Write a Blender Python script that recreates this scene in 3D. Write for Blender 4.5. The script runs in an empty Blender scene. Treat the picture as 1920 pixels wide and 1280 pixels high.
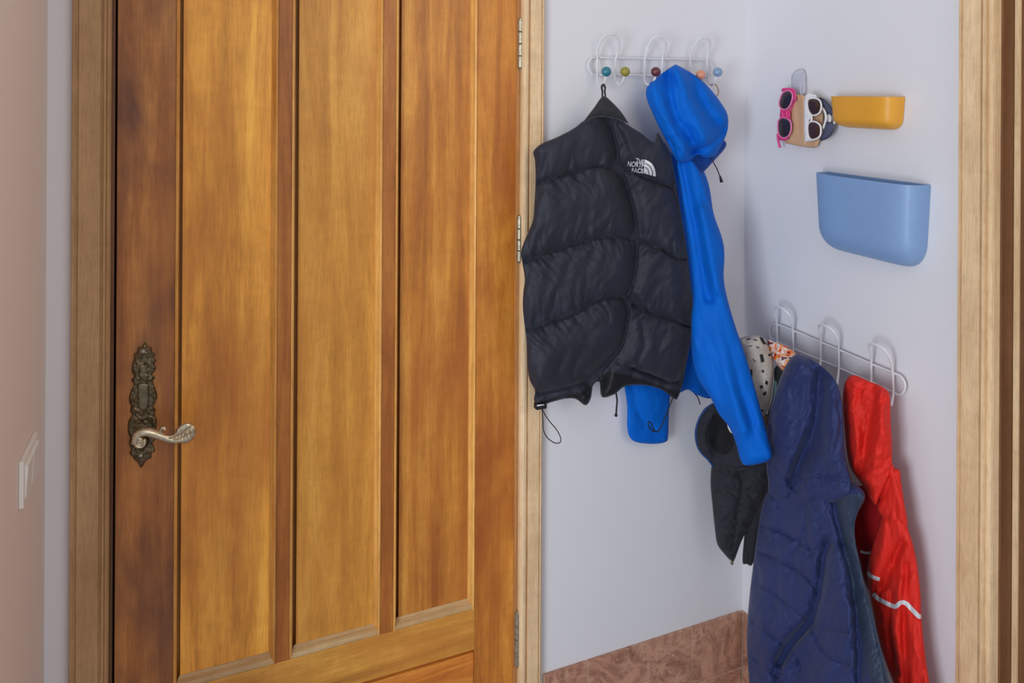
import bpy, bmesh, math, random
import numpy as np
from mathutils import Vector, Matrix
C = bpy.context.scene.collection
rnd = random.Random(5)

# ------------------------------------------------------------------ camera
F = 1414.0; PX, PY = 960.0, 172.0
YAW = math.radians(22.65); ROLL = math.radians(0.32)
H = 1.65                      # eye height
D = 1.63                      # distance to the door wall
fw = np.array([math.sin(YAW), math.cos(YAW), 0.0])
r0 = np.array([math.cos(YAW), -math.sin(YAW), 0.0]); u0 = np.array([0, 0, 1.0])
cr = math.cos(ROLL)*r0 + math.sin(ROLL)*u0
cu = -math.sin(ROLL)*r0 + math.cos(ROLL)*u0
CAM = np.array([0.0, 0.0, H])
cd = bpy.data.cameras.new('camera'); cam = bpy.data.objects.new('camera', cd); C.objects.link(cam)
cd.sensor_fit = 'HORIZONTAL'; cd.sensor_width = 36.0; cd.lens = F/1920*36.0
cd.shift_x = 0.0; cd.shift_y = -(640-PY)/1920.0; cd.clip_start = 0.02
m = Matrix.Identity(4)
for i in range(3):
    m[i][0] = cr[i]; m[i][1] = cu[i]; m[i][2] = -fw[i]; m[i][3] = CAM[i]
cam.matrix_world = m
bpy.context.scene.camera = cam

# ------------------------------------------------------------------ light
W = bpy.data.worlds.new('world'); bpy.context.scene.world = W; W.use_nodes = True
bg = W.node_tree.nodes['Background']; bg.inputs[0].default_value = (0.84, 0.90, 1.0, 1); bg.inputs[1].default_value = 0.50
def area(name, loc, target, sx, sy, power, col):
    l = bpy.data.lights.new(name, 'AREA'); l.shape = 'RECTANGLE'; l.size = sx; l.size_y = sy
    l.energy = power; l.color = col
    o = bpy.data.objects.new(name, l); C.objects.link(o); o.location = loc
    o.rotation_euler = (Vector(target)-Vector(loc)).to_track_quat('-Z', 'Y').to_euler()
    return o
area('window_light', (-1.95, -0.45, 1.28), (0.9, 1.5, 1.0), 1.0, 1.5, 52, (0.87, 0.93, 1.0))
area('warm_fill', (0.95, -0.7, 2.25), (-0.45, 1.5, 1.1), 1.3, 1.3, 13, (1.0, 0.82, 0.66))  # added fill without a known source, brightens and warms the left wall
vs = bpy.context.scene.view_settings
vs.view_transform = 'Standard'; vs.look = 'None'; vs.gamma = 1.0; vs.use_curve_mapping = False
vs.exposure = 0.10

# ------------------------------------------------------------------ pixel -> place
def ray(x, y):
    x = np.asarray(x, float); y = np.asarray(y, float)
    return fw*F + (x[..., None]-PX)*cr + (PY-y[..., None])*cu
def on_plane(x, y, p0, n):
    d = ray(x, y); t = np.dot(np.asarray(p0)-CAM, n)/(d @ np.asarray(n, float))
    return CAM + d*t[..., None]
XR = float(on_plane(1395, 640, (0, D, 0), (0, 1, 0))[0])     # right wall
XL = float(on_plane(86, 640, (0, D, 0), (0, 1, 0))[0])       # left wall
def back(x, y, off=0.0): return on_plane(x, y, (0, D-off, 0), (0, 1, 0))
def right(x, y, off=0.0): return on_plane(x, y, (XR-off, 0, 0), (1, 0, 0))
def left(x, y, off=0.0): return on_plane(x, y, (XL+off, 0, 0), (1, 0, 0))
def PB(off): return lambda x, y: back(x, y, off)
def PR(off): return lambda x, y: right(x, y, off)
def at_range(x, y, R):
    d = ray(x, y); hd = math.hypot(d[0], d[1]); return CAM + d*(R/hd)
def P3(a, b, c):              # plane through three points given as (x, y, distance)
    a, b, c = [at_range(*q) for q in (a, b, c)]
    n = np.cross(b-a, c-a); n /= np.linalg.norm(n)
    return lambda x, y: on_plane(x, y, a, n)
def PBt(o0, y0, o1, y1):         # plane leaning off the back wall: offset o0 at height of y0, o1 at y1
    a = back(1290, y0, o0); b = back(1290, y1, o1); n = np.cross(b-a, np.array([1.0, 0, 0])); n /= np.linalg.norm(n)
    return lambda x, y: on_plane(x, y, a, n)
def V3(p): return tuple(float(v) for v in p)

# ------------------------------------------------------------------ object helpers
ORG = {}
def empty(name, loc, label, cat, group=None, kind=None):
    o = bpy.data.objects.new(name, None); C.objects.link(o); o.location = V3(loc)
    o.empty_display_size = 0.05
    ORG[o.name] = np.array(V3(loc))
    if kind: o['kind'] = kind
    o['label'] = label; o['category'] = cat
    if group: o['group'] = group
    return o
def obj(name, verts, faces, mat, parent=None, smooth=True, label=None, mats=None, fmat=None):
    v = np.asarray(verts, float); org = ORG[parent.name] if parent is not None else np.zeros(3)
    me = bpy.data.meshes.new(name); me.from_pydata((v-org).tolist(), [], [tuple(int(i) for i in f) for f in faces]); me.update()
    o = bpy.data.objects.new(name, me); C.objects.link(o)
    if parent is not None: o.parent = parent
    ORG[o.name] = org
    for mm in (mats or [mat]): me.materials.append(mm)
    if fmat is not None:
        me.polygons.foreach_set('material_index', list(fmat))
    if smooth: me.polygons.foreach_set('use_smooth', [True]*len(me.polygons))
    if label: o['label'] = label
    return o
class MB:
    def __init__(s): s.v = []; s.f = []; s.n = 0
    def add(s, v, f):
        k = s.n; v = [tuple(q) for q in v]; s.v += v; s.n += len(v)
        s.f += [tuple(i+k for i in q) for q in f]; return s
    def box(s, x0, x1, y0, y1, z0, z1, b=0.0):
        if b <= 0:
            v = [(x, y, z) for z in (z0, z1) for y in (y0, y1) for x in (x0, x1)]
            return s.add(v, [(0, 2, 3, 1), (4, 5, 7, 6), (0, 1, 5, 4), (2, 6, 7, 3), (0, 4, 6, 2), (1, 3, 7, 5)])
        bm = bmesh.new(); bmesh.ops.create_cube(bm, size=1)
        for q in bm.verts:
            q.co = Vector(((x0+x1)/2+q.co.x*(x1-x0), (y0+y1)/2+q.co.y*(y1-y0), (z0+z1)/2+q.co.z*(z1-z0)))
        bmesh.ops.bevel(bm, geom=bm.edges[:], offset=b, segments=2, affect='EDGES', profile=0.6)
        bm.verts.index_update()
        s.add([tuple(q.co) for q in bm.verts], [tuple(q.index for q in f.verts) for f in bm.faces]); bm.free(); return s
    def prism(s, pts, z0, z1):        # pts: (X, Y) polygon extruded in Z
        n = len(pts); v = [(p[0], p[1], z0) for p in pts]+[(p[0], p[1], z1) for p in pts]
        f = [tuple(range(n-1, -1, -1)), tuple(range(n, 2*n))]+[(i, (i+1) % n, n+(i+1) % n, n+i) for i in range(n)]
        return s.add(v, f)
    def prism_h(s, pts, x0, x1):      # pts: (Y, Z) polygon extruded in X
        n = len(pts); v = [(x0, p[0], p[1]) for p in pts]+[(x1, p[0], p[1]) for p in pts]
        f = [tuple(range(n)), tuple(range(2*n-1, n-1, -1))]+[(i, n+i, n+(i+1) % n, (i+1) % n) for i in range(n)]
        return s.add(v, f)
    def tube(s, pts, r, seg=10, caps=True):
        P = [np.array(p, float) for p in pts]; n = len(P)
        R = r if hasattr(r, '__len__') else [r]*n
        T = []
        for i in range(n):
            t = P[min(i+1, n-1)]-P[max(i-1, 0)]; T.append(t/(np.linalg.norm(t)+1e-12))
        a = np.array([0, 0, 1.0]) if abs(T[0][2]) < 0.9 else np.array([1.0, 0, 0])
        u = np.cross(T[0], a); u /= np.linalg.norm(u)
        v = []; f = []
        for i in range(n):
            u = u-T[i]*np.dot(u, T[i]); u /= np.linalg.norm(u); w = np.cross(T[i], u)
            for k in range(seg):
                an = 2*math.pi*k/seg; v.append(tuple(P[i]+R[i]*(math.cos(an)*u+math.sin(an)*w)))
        for i in range(n-1):
            for k in range(seg):
                k2 = (k+1) % seg; f.append((i*seg+k, i*seg+k2, (i+1)*seg+k2, (i+1)*seg+k))
        if caps: f.append(tuple(range(seg-1, -1, -1))); f.append(tuple((n-1)*seg+k for k in range(seg)))
        return s.add(v, f)
    def ball(s, c, r, seg=20, rings=12, sc=(1, 1, 1)):
        v = []; f = []
        for i in range(rings+1):
            th = math.pi*i/rings
            for k in range(seg):
                an = 2*math.pi*k/seg
                v.append((c[0]+r*sc[0]*math.sin(th)*math.cos(an), c[1]+r*sc[1]*math.sin(th)*math.sin(an), c[2]+r*sc[2]*math.cos(th)))
        for i in range(rings):
            for k in range(seg):
                k2 = (k+1) % seg; f.append((i*seg+k, (i+1)*seg+k, (i+1)*seg+k2, i*seg+k2))
        return s.add(v, f)
    def disc(s, c, n, r, t, seg=24):  # thin rounded cylinder facing n
        c = np.array(c, float); n = np.array(n, float); n /= np.linalg.norm(n)
        return s.tube([c, c+n*t*0.6, c+n*t*0.9, c+n*t], [r, r, r*0.9, r*0.7], seg)
    def build(s, name, mat, parent=None, smooth=True, label=None):
        o = obj(name, s.v, s.f, mat, parent, smooth, label)
        return o
def sharp(o, ang=35):
    me = o.data
    bm = bmesh.new(); bm.from_mesh(me)
    for e in bm.edges:
        if len(e.link_faces) == 2 and e.calc_face_angle(0) > math.radians(ang): e.smooth = False
    bm.to_mesh(me); bm.free(); return o
def struct(o, kind='structure'): o['kind'] = kind; return o
def tag(o, label, cat, group=None):
    o['label'] = label; o['category'] = cat
    if group: o['group'] = group
    return o
def spline(pts, n=8, closed=False):
    P = [np.array(p, float) for p in pts]; m_ = len(P); out = []
    rng = range(m_ if closed else m_-1)
    for i in rng:
        if closed: a, b, c, d = P[(i-1) % m_], P[i], P[(i+1) % m_], P[(i+2) % m_]
        else: a, b, c, d = P[max(i-1, 0)], P[i], P[i+1], P[min(i+2, m_-1)]
        for k in range(n):
            t = k/n
            out.append(0.5*((2*b)+(-a+c)*t+(2*a-5*b+4*c-d)*t*t+(-a+3*b-3*c+d)*t**3))
    if not closed: out.append(P[-1])
    return np.array(out)

# ------------------------------------------------------------------ materials
def newmat(name):
    mt = bpy.data.materials.new(name); mt.use_nodes = True; nt = mt.node_tree
    return mt, nt, nt.nodes['Principled BSDF']
def lin(c):
    return tuple((v/255/12.92 if v/255 <= 0.04045 else ((v/255+0.055)/1.055)**2.4) for v in c)+(1,)
def noise_node(nt, co, scale, detail=4, rough=0.55, map_scale=None, dist=0.0, loc=None):
    if map_scale is not None:
        mp = nt.nodes.new('ShaderNodeMapping'); mp.inputs['Scale'].default_value = map_scale
        if loc: mp.inputs['Location'].default_value = loc
        nt.links.new(co, mp.inputs[0]); co = mp.outputs[0]
    n = nt.nodes.new('ShaderNodeTexNoise'); n.inputs['Scale'].default_value = scale
    n.inputs['Detail'].default_value = detail; n.inputs['Roughness'].default_value = rough; n.inputs['Distortion'].default_value = dist
    nt.links.new(co, n.inputs['Vector']); return n.outputs[0]
def ramp(nt, fac, stops):
    r = nt.nodes.new('ShaderNodeValToRGB'); e = r.color_ramp.elements
    while len(e) < len(stops): e.new(0.5)
    for k, (p, c) in enumerate(stops): e[k].position = p; e[k].color = c
    nt.links.new(fac, r.inputs[0]); return r.outputs[0]
def mix(nt, a, b, fac, mode='MIX'):
    n = nt.nodes.new('ShaderNodeMix'); n.data_type = 'RGBA'; n.blend_type = mode
    for s_, q in ((n.inputs[6], a), (n.inputs[7], b), (n.inputs[0], fac)):
        if hasattr(q, 'is_linked') or hasattr(q, 'links'): nt.links.new(q, s_)
        else: s_.default_value = q
    return n.outputs[2]
def objco(nt):
    t = nt.nodes.new('ShaderNodeTexCoord'); return t.outputs['Object']
def bump(nt, h, b, strength, dist):
    n = nt.nodes.new('ShaderNodeBump'); n.inputs['Strength'].default_value = strength; n.inputs['Distance'].default_value = dist
    nt.links.new(h, n.inputs['Height']); nt.links.new(n.outputs[0], b.inputs['Normal'])
def plain(name, col, rough=0.5, metal=0.0, var=0.06, nscale=60, bstr=0.0, spec=0.5, sheen=0.0, coat=0.0):
    mt, nt, b = newmat(name); co = objco(nt); c = lin(col)
    n = noise_node(nt, co, nscale, 3)
    d = tuple(v*(1-var*2) for v in c[:3])+(1,); l = tuple(min(1, v*(1+var*2)) for v in c[:3])+(1,)
    nt.links.new(ramp(nt, n, [(0.3, d), (0.7, l)]), b.inputs['Base Color'])
    b.inputs['Roughness'].default_value = rough; b.inputs['Metallic'].default_value = metal
    b.inputs['Specular IOR Level'].default_value = spec
    if sheen: b.inputs['Sheen Weight'].default_value = sheen
    if coat: b.inputs['Coat Weight'].default_value = coat
    if bstr: bump(nt, n, b, bstr, 0.001)
    return mt
def fabric(name, col, rough=0.6, var=0.08, sheen=0.1, weave=900, wr=0.25, wscale=22, spec=0.4, col2=None):
    mt, nt, b = newmat(name); co = objco(nt); c = lin(col)
    big = noise_node(nt, co, 9, 4)
    d = tuple(v*(1-var) for v in c[:3])+(1,); l = tuple(min(1, v*(1+var)) for v in c[:3])+(1,)
    base = ramp(nt, big, [(0.3, d), (0.7, l)])
    fine = noise_node(nt, co, weave, 2)
    base = mix(nt, base, ramp(nt, fine, [(0.35, (0.8, 0.8, 0.8, 1)), (0.65, (1, 1, 1, 1))]), 0.5, 'MULTIPLY')
    nt.links.new(base, b.inputs['Base Color'])
    b.inputs['Roughness'].default_value = rough; b.inputs['Sheen Weight'].default_value = sheen
    b.inputs['Sheen Roughness'].default_value = 0.4
    b.inputs['Specular IOR Level'].default_value = spec
    w = noise_node(nt, co, wscale, 6, 0.6, map_scale=(1.6, 1.6, 0.7), dist=0.4)
    a = nt.nodes.new('ShaderNodeMath'); a.operation = 'MULTIPLY_ADD'; a.inputs[1].default_value = 0.04
    nt.links.new(fine, a.inputs[0]); nt.links.new(w, a.inputs[2])
    bump(nt, a.outputs[0], b, wr, 0.004)
    return mt
def wood(name, dark, mid, light, axis='Z', gain=1.0, stain=None, stain_amt=0.5, rough=0.38, fine=1.0, contrast=1.0, seed=0.0, st_scale=3.0, spec=0.5):
    mt, nt, b = newmat(name); co = objco(nt)
    def sc(a, l): return {'Z': (a, a, l), 'X': (l, a, a), 'Y': (a, l, a)}[axis]
    L = (seed, seed*1.7, seed*0.6)
    g = noise_node(nt, co, 1.0, 6, 0.6, map_scale=sc(22, 1.6), dist=0.6, loc=L)
    c1 = ramp(nt, g, [(0.5-0.22/contrast, lin(dark)), (0.5, lin(mid)), (0.5+0.2/contrast, lin(light))])
    p = noise_node(nt, co, 1.0, 5, 0.7, map_scale=sc(300*fine, 22), loc=L)
    c2 = mix(nt, c1, ramp(nt, p, [(0.32, (0.70, 0.62, 0.54, 1)), (0.52, (1, 1, 1, 1)), (0.75, (1.10, 1.10, 1.08, 1))]), 0.6, 'MULTIPLY')
    cloud = noise_node(nt, co, 1.0, 3, 0.5, map_scale=sc(14, 6), dist=0.3, loc=L)
    c2 = mix(nt, c2, ramp(nt, cloud, [(0.3, (0.84, 0.78, 0.70, 1)), (0.6, (1.06, 1.06, 1.05, 1))]), 0.6, 'MULTIPLY')
    fig = noise_node(nt, co, 1.0, 3, 0.6, map_scale=sc(14, 26), dist=1.5, loc=L)
    c2 = mix(nt, c2, ramp(nt, fig, [(0.35, (0.86, 0.84, 0.82, 1)), (0.6, (1.04, 1.04, 1.04, 1))]), 0.4, 'MULTIPLY')
    if stain:
        s_ = noise_node(nt, co, st_scale, 4, 0.6, map_scale=sc(2.2, 1.0), dist=0.3, loc=(seed*3+1, seed, seed*2))
        f = ramp(nt, s_, [(0.45, (0, 0, 0, 1)), (0.68, (stain_amt,)*3+(1,))])
        c2 = mix(nt, c2, lin(stain), f)
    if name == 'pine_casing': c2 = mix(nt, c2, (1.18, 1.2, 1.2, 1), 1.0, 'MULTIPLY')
    if name.startswith('door'): c2 = mix(nt, c2, (1.38*gain, 1.46*gain, 1.25*gain, 1), 1.0, 'MULTIPLY')
    nt.links.new(c2, b.inputs['Base Color'])
    b.inputs['Roughness'].default_value = rough; b.inputs['Specular IOR Level'].default_value = spec
    bump(nt, p, b, 0.12, 0.0006)
    return mt
def paint(name, col, var=0.012):
    mt, nt, b = newmat(name); co = objco(nt); c = lin(col)
    n = noise_node(nt, co, 2.2, 3)
    d = tuple(v*(1-var) for v in c[:3])+(1,); l = tuple(min(1, v*(1+var)) for v in c[:3])+(1,)
    nt.links.new(ramp(nt, n, [(0.3, d), (0.7, l)]), b.inputs['Base Color'])
    b.inputs['Roughness'].default_value = 0.75
    bump(nt, noise_node(nt, co, 90, 6, 0.7), b, 0.06, 0.002)
    return mt

M = {}
M['wall'] = paint('white_paint', (228, 228, 232))
M['wall_l'] = paint('warm_white_paint', (238, 224, 213))
M['ceil'] = paint('ceiling_paint', (235, 235, 233))
M['floor'] = plain('cool_bounce_floor', (150, 152, 166), 0.5)  # unseen floor, blue-grey made up to bounce cool light onto the lower walls
M['switch'] = plain('switch_plastic', (240, 238, 232), 0.35, var=0.01)
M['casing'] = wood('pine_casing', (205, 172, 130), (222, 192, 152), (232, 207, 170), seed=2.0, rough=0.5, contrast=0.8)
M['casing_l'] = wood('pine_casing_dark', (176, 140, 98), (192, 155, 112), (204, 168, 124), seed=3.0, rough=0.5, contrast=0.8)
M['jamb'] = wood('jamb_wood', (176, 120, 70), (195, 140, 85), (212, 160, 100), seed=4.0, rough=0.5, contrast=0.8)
M['jamb_shaded'] = wood('jamb_shaded_wood', (100, 66, 40), (120, 80, 50), (138, 94, 60), seed=4.5, rough=0.5, contrast=0.8)  # darker copy of the jamb wood, shade of turned-away faces put into the colour
M['metal_dark'] = plain('dark_gap', (25, 18, 14), 0.8)
M['wire'] = plain('white_wire', (225, 226, 230), 0.35, var=0.01)
M['bronze'] = plain('aged_bronze', (112, 100, 76), 0.38, 0.85, var=0.25, nscale=140, bstr=0.3)
M['bronze_l'] = plain('rubbed_bronze', (215, 202, 172), 0.3, 0.85, var=0.15, nscale=160, bstr=0.15)
M['hinge'] = plain('nickel_hinge', (176, 168, 146), 0.42, 0.8, var=0.12, nscale=120)

# tile material
def tile_mat():
    mt, nt, b = newmat('brown_stone_tile'); co = objco(nt)
    n = noise_node(nt, co, 9, 10, 0.75, dist=2.2)
    c = ramp(nt, n, [(0.28, lin((112, 70, 54))), (0.45, lin((166, 118, 96))), (0.58, lin((204, 156, 130))), (0.72, lin((204, 130, 86)))])
    w = noise_node(nt, co, 13, 4, 0.5, dist=3.0, map_scale=(1, 1, 1.3))
    vein = ramp(nt, w, [(0.485, (0, 0, 0, 1)), (0.5, (1, 1, 1, 1)), (0.515, (0, 0, 0, 1))])
    msk = ramp(nt, noise_node(nt, co, 9, 3), [(0.5, (0, 0, 0, 1)), (0.58, (0.7, 0.7, 0.7, 1))])
    f = mix(nt, vein, msk, 1.0, 'MULTIPLY')
    c = mix(nt, c, lin((228, 200, 180)), f)
    sp = ramp(nt, noise_node(nt, co, 120, 4, 0.6), [(0.62, (0, 0, 0, 1)), (0.72, (0.6, 0.6, 0.6, 1))])
    c = mix(nt, c, lin((205, 165, 140)), sp)
    nt.links.new(c, b.inputs['Base Color']); b.inputs['Roughness'].default_value = 0.34
    bump(nt, noise_node(nt, co, 45, 6), b, 0.25, 0.002)
    return mt
M['tile'] = tile_mat()
M['grout'] = plain('tile_grout', (205, 180, 160), 0.8)

# ------------------------------------------------------------------ room
def Xb(px, y=640, off=0.0): return float(back(px, y, off)[0])
def Yr(px, y=640, off=0.0): return float(right(px, y, off)[1])
CEIL = 2.5; YB = -0.2
Yd = D+0.006                    # door face
x_gapL = Xb(205, 640, 0.0); x_open_r = Xb(979, 640)
# back wall with the door opening
wb = MB(); wb.box(XL-0.1, Xb(140), D, D+0.12, 0, CEIL); wb.box(Xb(1005), XR+0.3, D, D+0.12, 0, CEIL); wb.box(Xb(140), Xb(1005), D, D+0.12, 2.07, CEIL)
struct(wb.build('wall_back', M['wall'], smooth=False))
# left wall: ends beside the camera, daylight enters past it
struct(MB().box(XL-0.1, XL, 1.15, D, 0, CEIL).build('wall_left', M['wall_l'], smooth=False))
# right wall with doorway
yo = Yr(1850)
wr_ = MB(); wr_.box(XR, XR+0.14, yo-0.02, D, 0, CEIL); wr_.box(XR, XR+0.14, -0.5, yo-0.85, 0, CEIL); wr_.box(XR, XR+0.14, yo-0.85, yo-0.02, 2.07, CEIL)
struct(wr_.build('wall_right', M['wall'], smooth=False))
struct(MB().box(XL-0.1, XR+0.5, -1.6, D+0.12, -0.05, 0).build('floor', M['floor'], smooth=False))
struct(MB().box(XL-0.1, XR+0.5, -0.4, D+0.12, CEIL, CEIL+0.05).build('ceiling', M['ceil'], smooth=False))

# tiled skirting, two courses
zt = float(back(1017, 1262)[2]); zm = float(back(1390, 1247)[2])
g_ = 0.0022
def skirting_back():
    t = MB(); g = MB()
    X0 = Xb(1020); xs = [X0-0.2, Xb(1098, 1240), Xb(1293, 1200), XR-0.009]
    xs[0] = X0+0.001
    g.box(X0+0.001, XR, D-0.006, D, 0, zt-0.001)
    for a, b_ in zip(xs[:-1], xs[1:]): t.box(a+g_, b_-g_, D-0.009, D-0.001, zm+g_, zt, 0.0012)
    xs2 = [X0+0.001, Xb(1200, 1250), XR-0.009]
    for a, b_ in zip(xs2[:-1], xs2[1:]): t.box(a+g_, b_-g_, D-0.009, D-0.001, 0.0, zm-g_, 0.0012)
    o = t.build('baseboard_back', M['tile'], smooth=False); struct(o)
    q = g.build('grout', M['grout'], o, smooth=False)
skirting_back()
def skirting_right():
    t = MB(); g = MB(); ys = [D-0.009, D-0.05, D-0.37, yo+0.075]
    g.box(XR-0.006, XR, yo+0.075, D-0.009, 0, zt-0.001)
    for z0, z1 in ((zm+g_, zt), (0, zm-g_)):
        for a, b_ in zip(ys[:-1], ys[1:]): t.box(XR-0.009, XR-0.001, b_+g_, a-g_, z0, z1, 0.0012)
    o = t.build('baseboard_right', M['tile'], smooth=False); struct(o)
    g.build('grout', M['grout'], o, smooth=False)
skirting_right()

# ------------------------------------------------------------------ casings
def casing_left():
    y1 = D-0.001
    X = lambda px: Xb(px, 640, 0.02)
    pr = [(X(131), y1), (X(131), D-0.014), (X(133), D-0.019), (X(137), D-0.020), (X(141), D-0.016), (X(143), D-0.0155),
          (X(145), D-0.020), (X(186), D-0.021), (X(188), D-0.016), (X(190), D-0.016), (X(192), D-0.020), (X(196), D-0.021), (X(197.5), D-0.017), (X(199), D-0.019), (X(202), D-0.020), (X(205), D-0.013), (X(205), y1)]
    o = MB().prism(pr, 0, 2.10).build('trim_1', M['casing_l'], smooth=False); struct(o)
casing_left()
def casing_right():
    X = lambda px: Xb(px, 640, 0.02)
    y1 = D-0.001
    pr = [(X(979), y1), (X(979), D-0.012), (X(981), D-0.017), (X(984), D-0.019), (X(988), D-0.019), (X(990), D-0.016), (X(991), D-0.011), (X(992.5), D-0.011),
          (X(993.5), D-0.018), (X(1012), D-0.019), (X(1013.5), D-0.014), (X(1015), D-0.014), (X(1017), D-0.017), (X(1020), D-0.013), (X(1021), y1)]
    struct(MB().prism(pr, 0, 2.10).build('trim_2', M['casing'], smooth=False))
casing_right()
struct(MB().box(Xb(205, 640, .02)+0.002, Xb(979, 640, .02)-0.002, D-0.018, D-0.001, 2.035, 2.10, 0.002).build('trim_3', M['casing'], smooth=False))
# jamb of the wooden door
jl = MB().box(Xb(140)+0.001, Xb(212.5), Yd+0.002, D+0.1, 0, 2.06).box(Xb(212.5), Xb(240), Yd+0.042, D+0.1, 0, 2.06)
struct(jl.build('trim_4', M['jamb_shaded'], smooth=False))
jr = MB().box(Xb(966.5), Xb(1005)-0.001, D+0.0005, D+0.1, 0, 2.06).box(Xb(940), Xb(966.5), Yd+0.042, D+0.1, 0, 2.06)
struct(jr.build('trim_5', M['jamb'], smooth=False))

def casing_far_right():
    Y = lambda px: Yr(px, 640, 0.02)
    x1 = XR-0.001
    q = [(1791, .001), (1791, .012), (1794, .019), (1798, .020), (1799.5, .014), (1801, .014), (1802.5, .020), (1836, .021), (1837.5, .012), (1840, .012), (1841, .022), (1846, .022), (1847.5, .015), (1854, .015), (1855, .022), (1860, .021), (1861, .016), (1861, .001)]
    pr = [(XR-d, Y(p)) for p, d in q]
    struct(MB().prism(pr, 0, 2.12).build('trim_6', M['casing'], smooth=False))
    ye = Y(1861)
    # jamb, stop and the door slab that stands in the opening
    struct(MB().box(XR-0.002, XR+0.14, ye+0.0005, yo-0.021, 0, 2.065).build('trim_7', M['jamb_shaded'], smooth=False)) if yo-0.021 > ye+0.001 else None
    xs = XR+0.01
    while xs < XR+0.08:
        v = np.array([xs, ye-0.004, 1.3])-CAM
        if PX+F*(v @ cr)/(v @ fw) > 1899: break
        xs += 0.001
    j = MB().box(XR-0.001, xs+0.005, ye-0.004, ye+0.004, 0, 2.065); struct(j.build('trim_7', M['jamb_shaded'], smooth=False))
    ys = float(on_plane(1900, 640, (xs, 0, 0), (1, 0, 0))[1]); ys2 = float(on_plane(1910, 640, (xs, 0, 0), (1, 0, 0))[1])
    struct(MB().box(xs, xs+0.0035, ys2, ye-0.005, 0, 2.06).build('trim_8', M['casing'], smooth=False))
    d = MB().box(xs+0.004, xs+0.05, ys2-0.75, ye-0.006, 0.005, 2.05)
    struct(d.build('door_2', M['jamb_shaded'], smooth=False))
casing_far_right()

# ------------------------------------------------------------------ the wooden door
SC = dict(dark=(132, 78, 32), mid=(176, 116, 50), light=(204, 146, 70))
wd = {}
wd['stile_a'] = wood('door_stile_left', (118, 68, 36), (160, 100, 52), (190, 130, 72), stain=(84, 50, 44), stain_amt=0.9, seed=1.1, st_scale=2.2)  # real stain, strengthened to also paint in the stile's grey-purple reflection
wd['panel_a'] = wood('door_panel_one', (150, 94, 36), (190, 130, 54), (212, 156, 70), gain=1.42, stain=(140, 78, 34), stain_amt=0.6, seed=2.3, st_scale=2.0)
wd['panel_b'] = wood('door_panel_two', (160, 98, 38), (198, 136, 58), (220, 162, 80), gain=0.93, stain=(176, 108, 46), stain_amt=0.4, seed=3.7, contrast=0.8)
wd['panel_c'] = wood('door_panel_three', gain=0.94, dark=(146, 84, 34), mid=(186, 118, 48), light=(210, 148, 70), stain=(150, 80, 34), stain_amt=0.6, seed=5.2)
wd['muntin'] = wood('door_muntin', (122, 64, 24), (156, 92, 38), (184, 120, 54), seed=6.1)
wd['bead'] = wood('door_bead', (180, 116, 56), (208, 150, 84), (226, 172, 104), gain=0.92, seed=7.3, fine=0.6)
wd['stile_d'] = wood('door_stile_right', (142, 78, 30), (182, 112, 44), (206, 140, 62), stain=(138, 66, 26), stain_amt=0.7, seed=8.2)
wd['rail'] = wood('door_rail', (150, 96, 38), (190, 132, 58), (212, 156, 78), axis='X', stain=(170, 96, 40), stain_amt=0.5, seed=9.4)
wd['low'] = wood('door_low_panel', (150, 78, 30), (186, 108, 42), (212, 146, 66), axis='X', seed=10.4)
wd['dust'] = wood('door_dusty_ledge', (170, 130, 90), (200, 160, 118), (214, 184, 150), axis='X', gain=0.7, seed=11.4)
door = empty('door_1', (Xb(590), Yd, 0), 'varnished golden brown wooden door with three tall recessed panels', 'door', kind='structure')
Xd = lambda px, y=640: float(on_plane(px, y, (0, Yd, 0), (0, 1, 0))[0])
Zd = lambda px, y: float(on_plane(px, y, (0, Yd, 0), (0, 1, 0))[2])
z_r = Zd(800, 1166); z_r2 = Zd(890, 1217); ZT = 1.94
edges = {'s1': (217.5, 327), 'm1': (520, 545), 'm2': (716.5, 740), 's4': (893, 965)}
TH = 0.04
def slab(x0, x1, z0, z1, y0=0.0, y1=TH, b=0.0012): return MB().box(x0, x1, Yd+y0, Yd+y1, z0, z1, b)
slab(Xd(217.5), Xd(327), 0.008, 2.03).build('stile', wd['stile_a'], door, smooth=False)
slab(Xd(893), Xd(965), 0.008, 2.03).build('stile', wd['stile_d'], door, smooth=False)
slab(Xd(520), Xd(545), z_r, ZT).build('muntin', wd['muntin'], door, smooth=False)
slab(Xd(716.5), Xd(740), z_r, ZT).build('muntin', wd['muntin'], door, smooth=False)
slab(Xd(327), Xd(893), z_r2, z_r).build('rail', wd['rail'], door, smooth=False)
slab(Xd(327), Xd(893), ZT, 2.03).build('rail', wd['rail'], door, smooth=False)
slab(Xd(327), Xd(893), 0.008, 0.16).build('rail', wd['rail'], door, smooth=False)
slab(Xd(327)+0.001, Xd(893)-0.001, 0.16, z_r2-0.009, 0.003, 0.03).build('lower_panel', wd['low'], door, smooth=False)
slab(Xd(327)+0.0005, Xd(893)-0.0005, z_r2-0.02, z_r2, 0.012, 0.03, 0).build('groove', wd['dust'], door, smooth=False)
PD = 0.016
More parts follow.
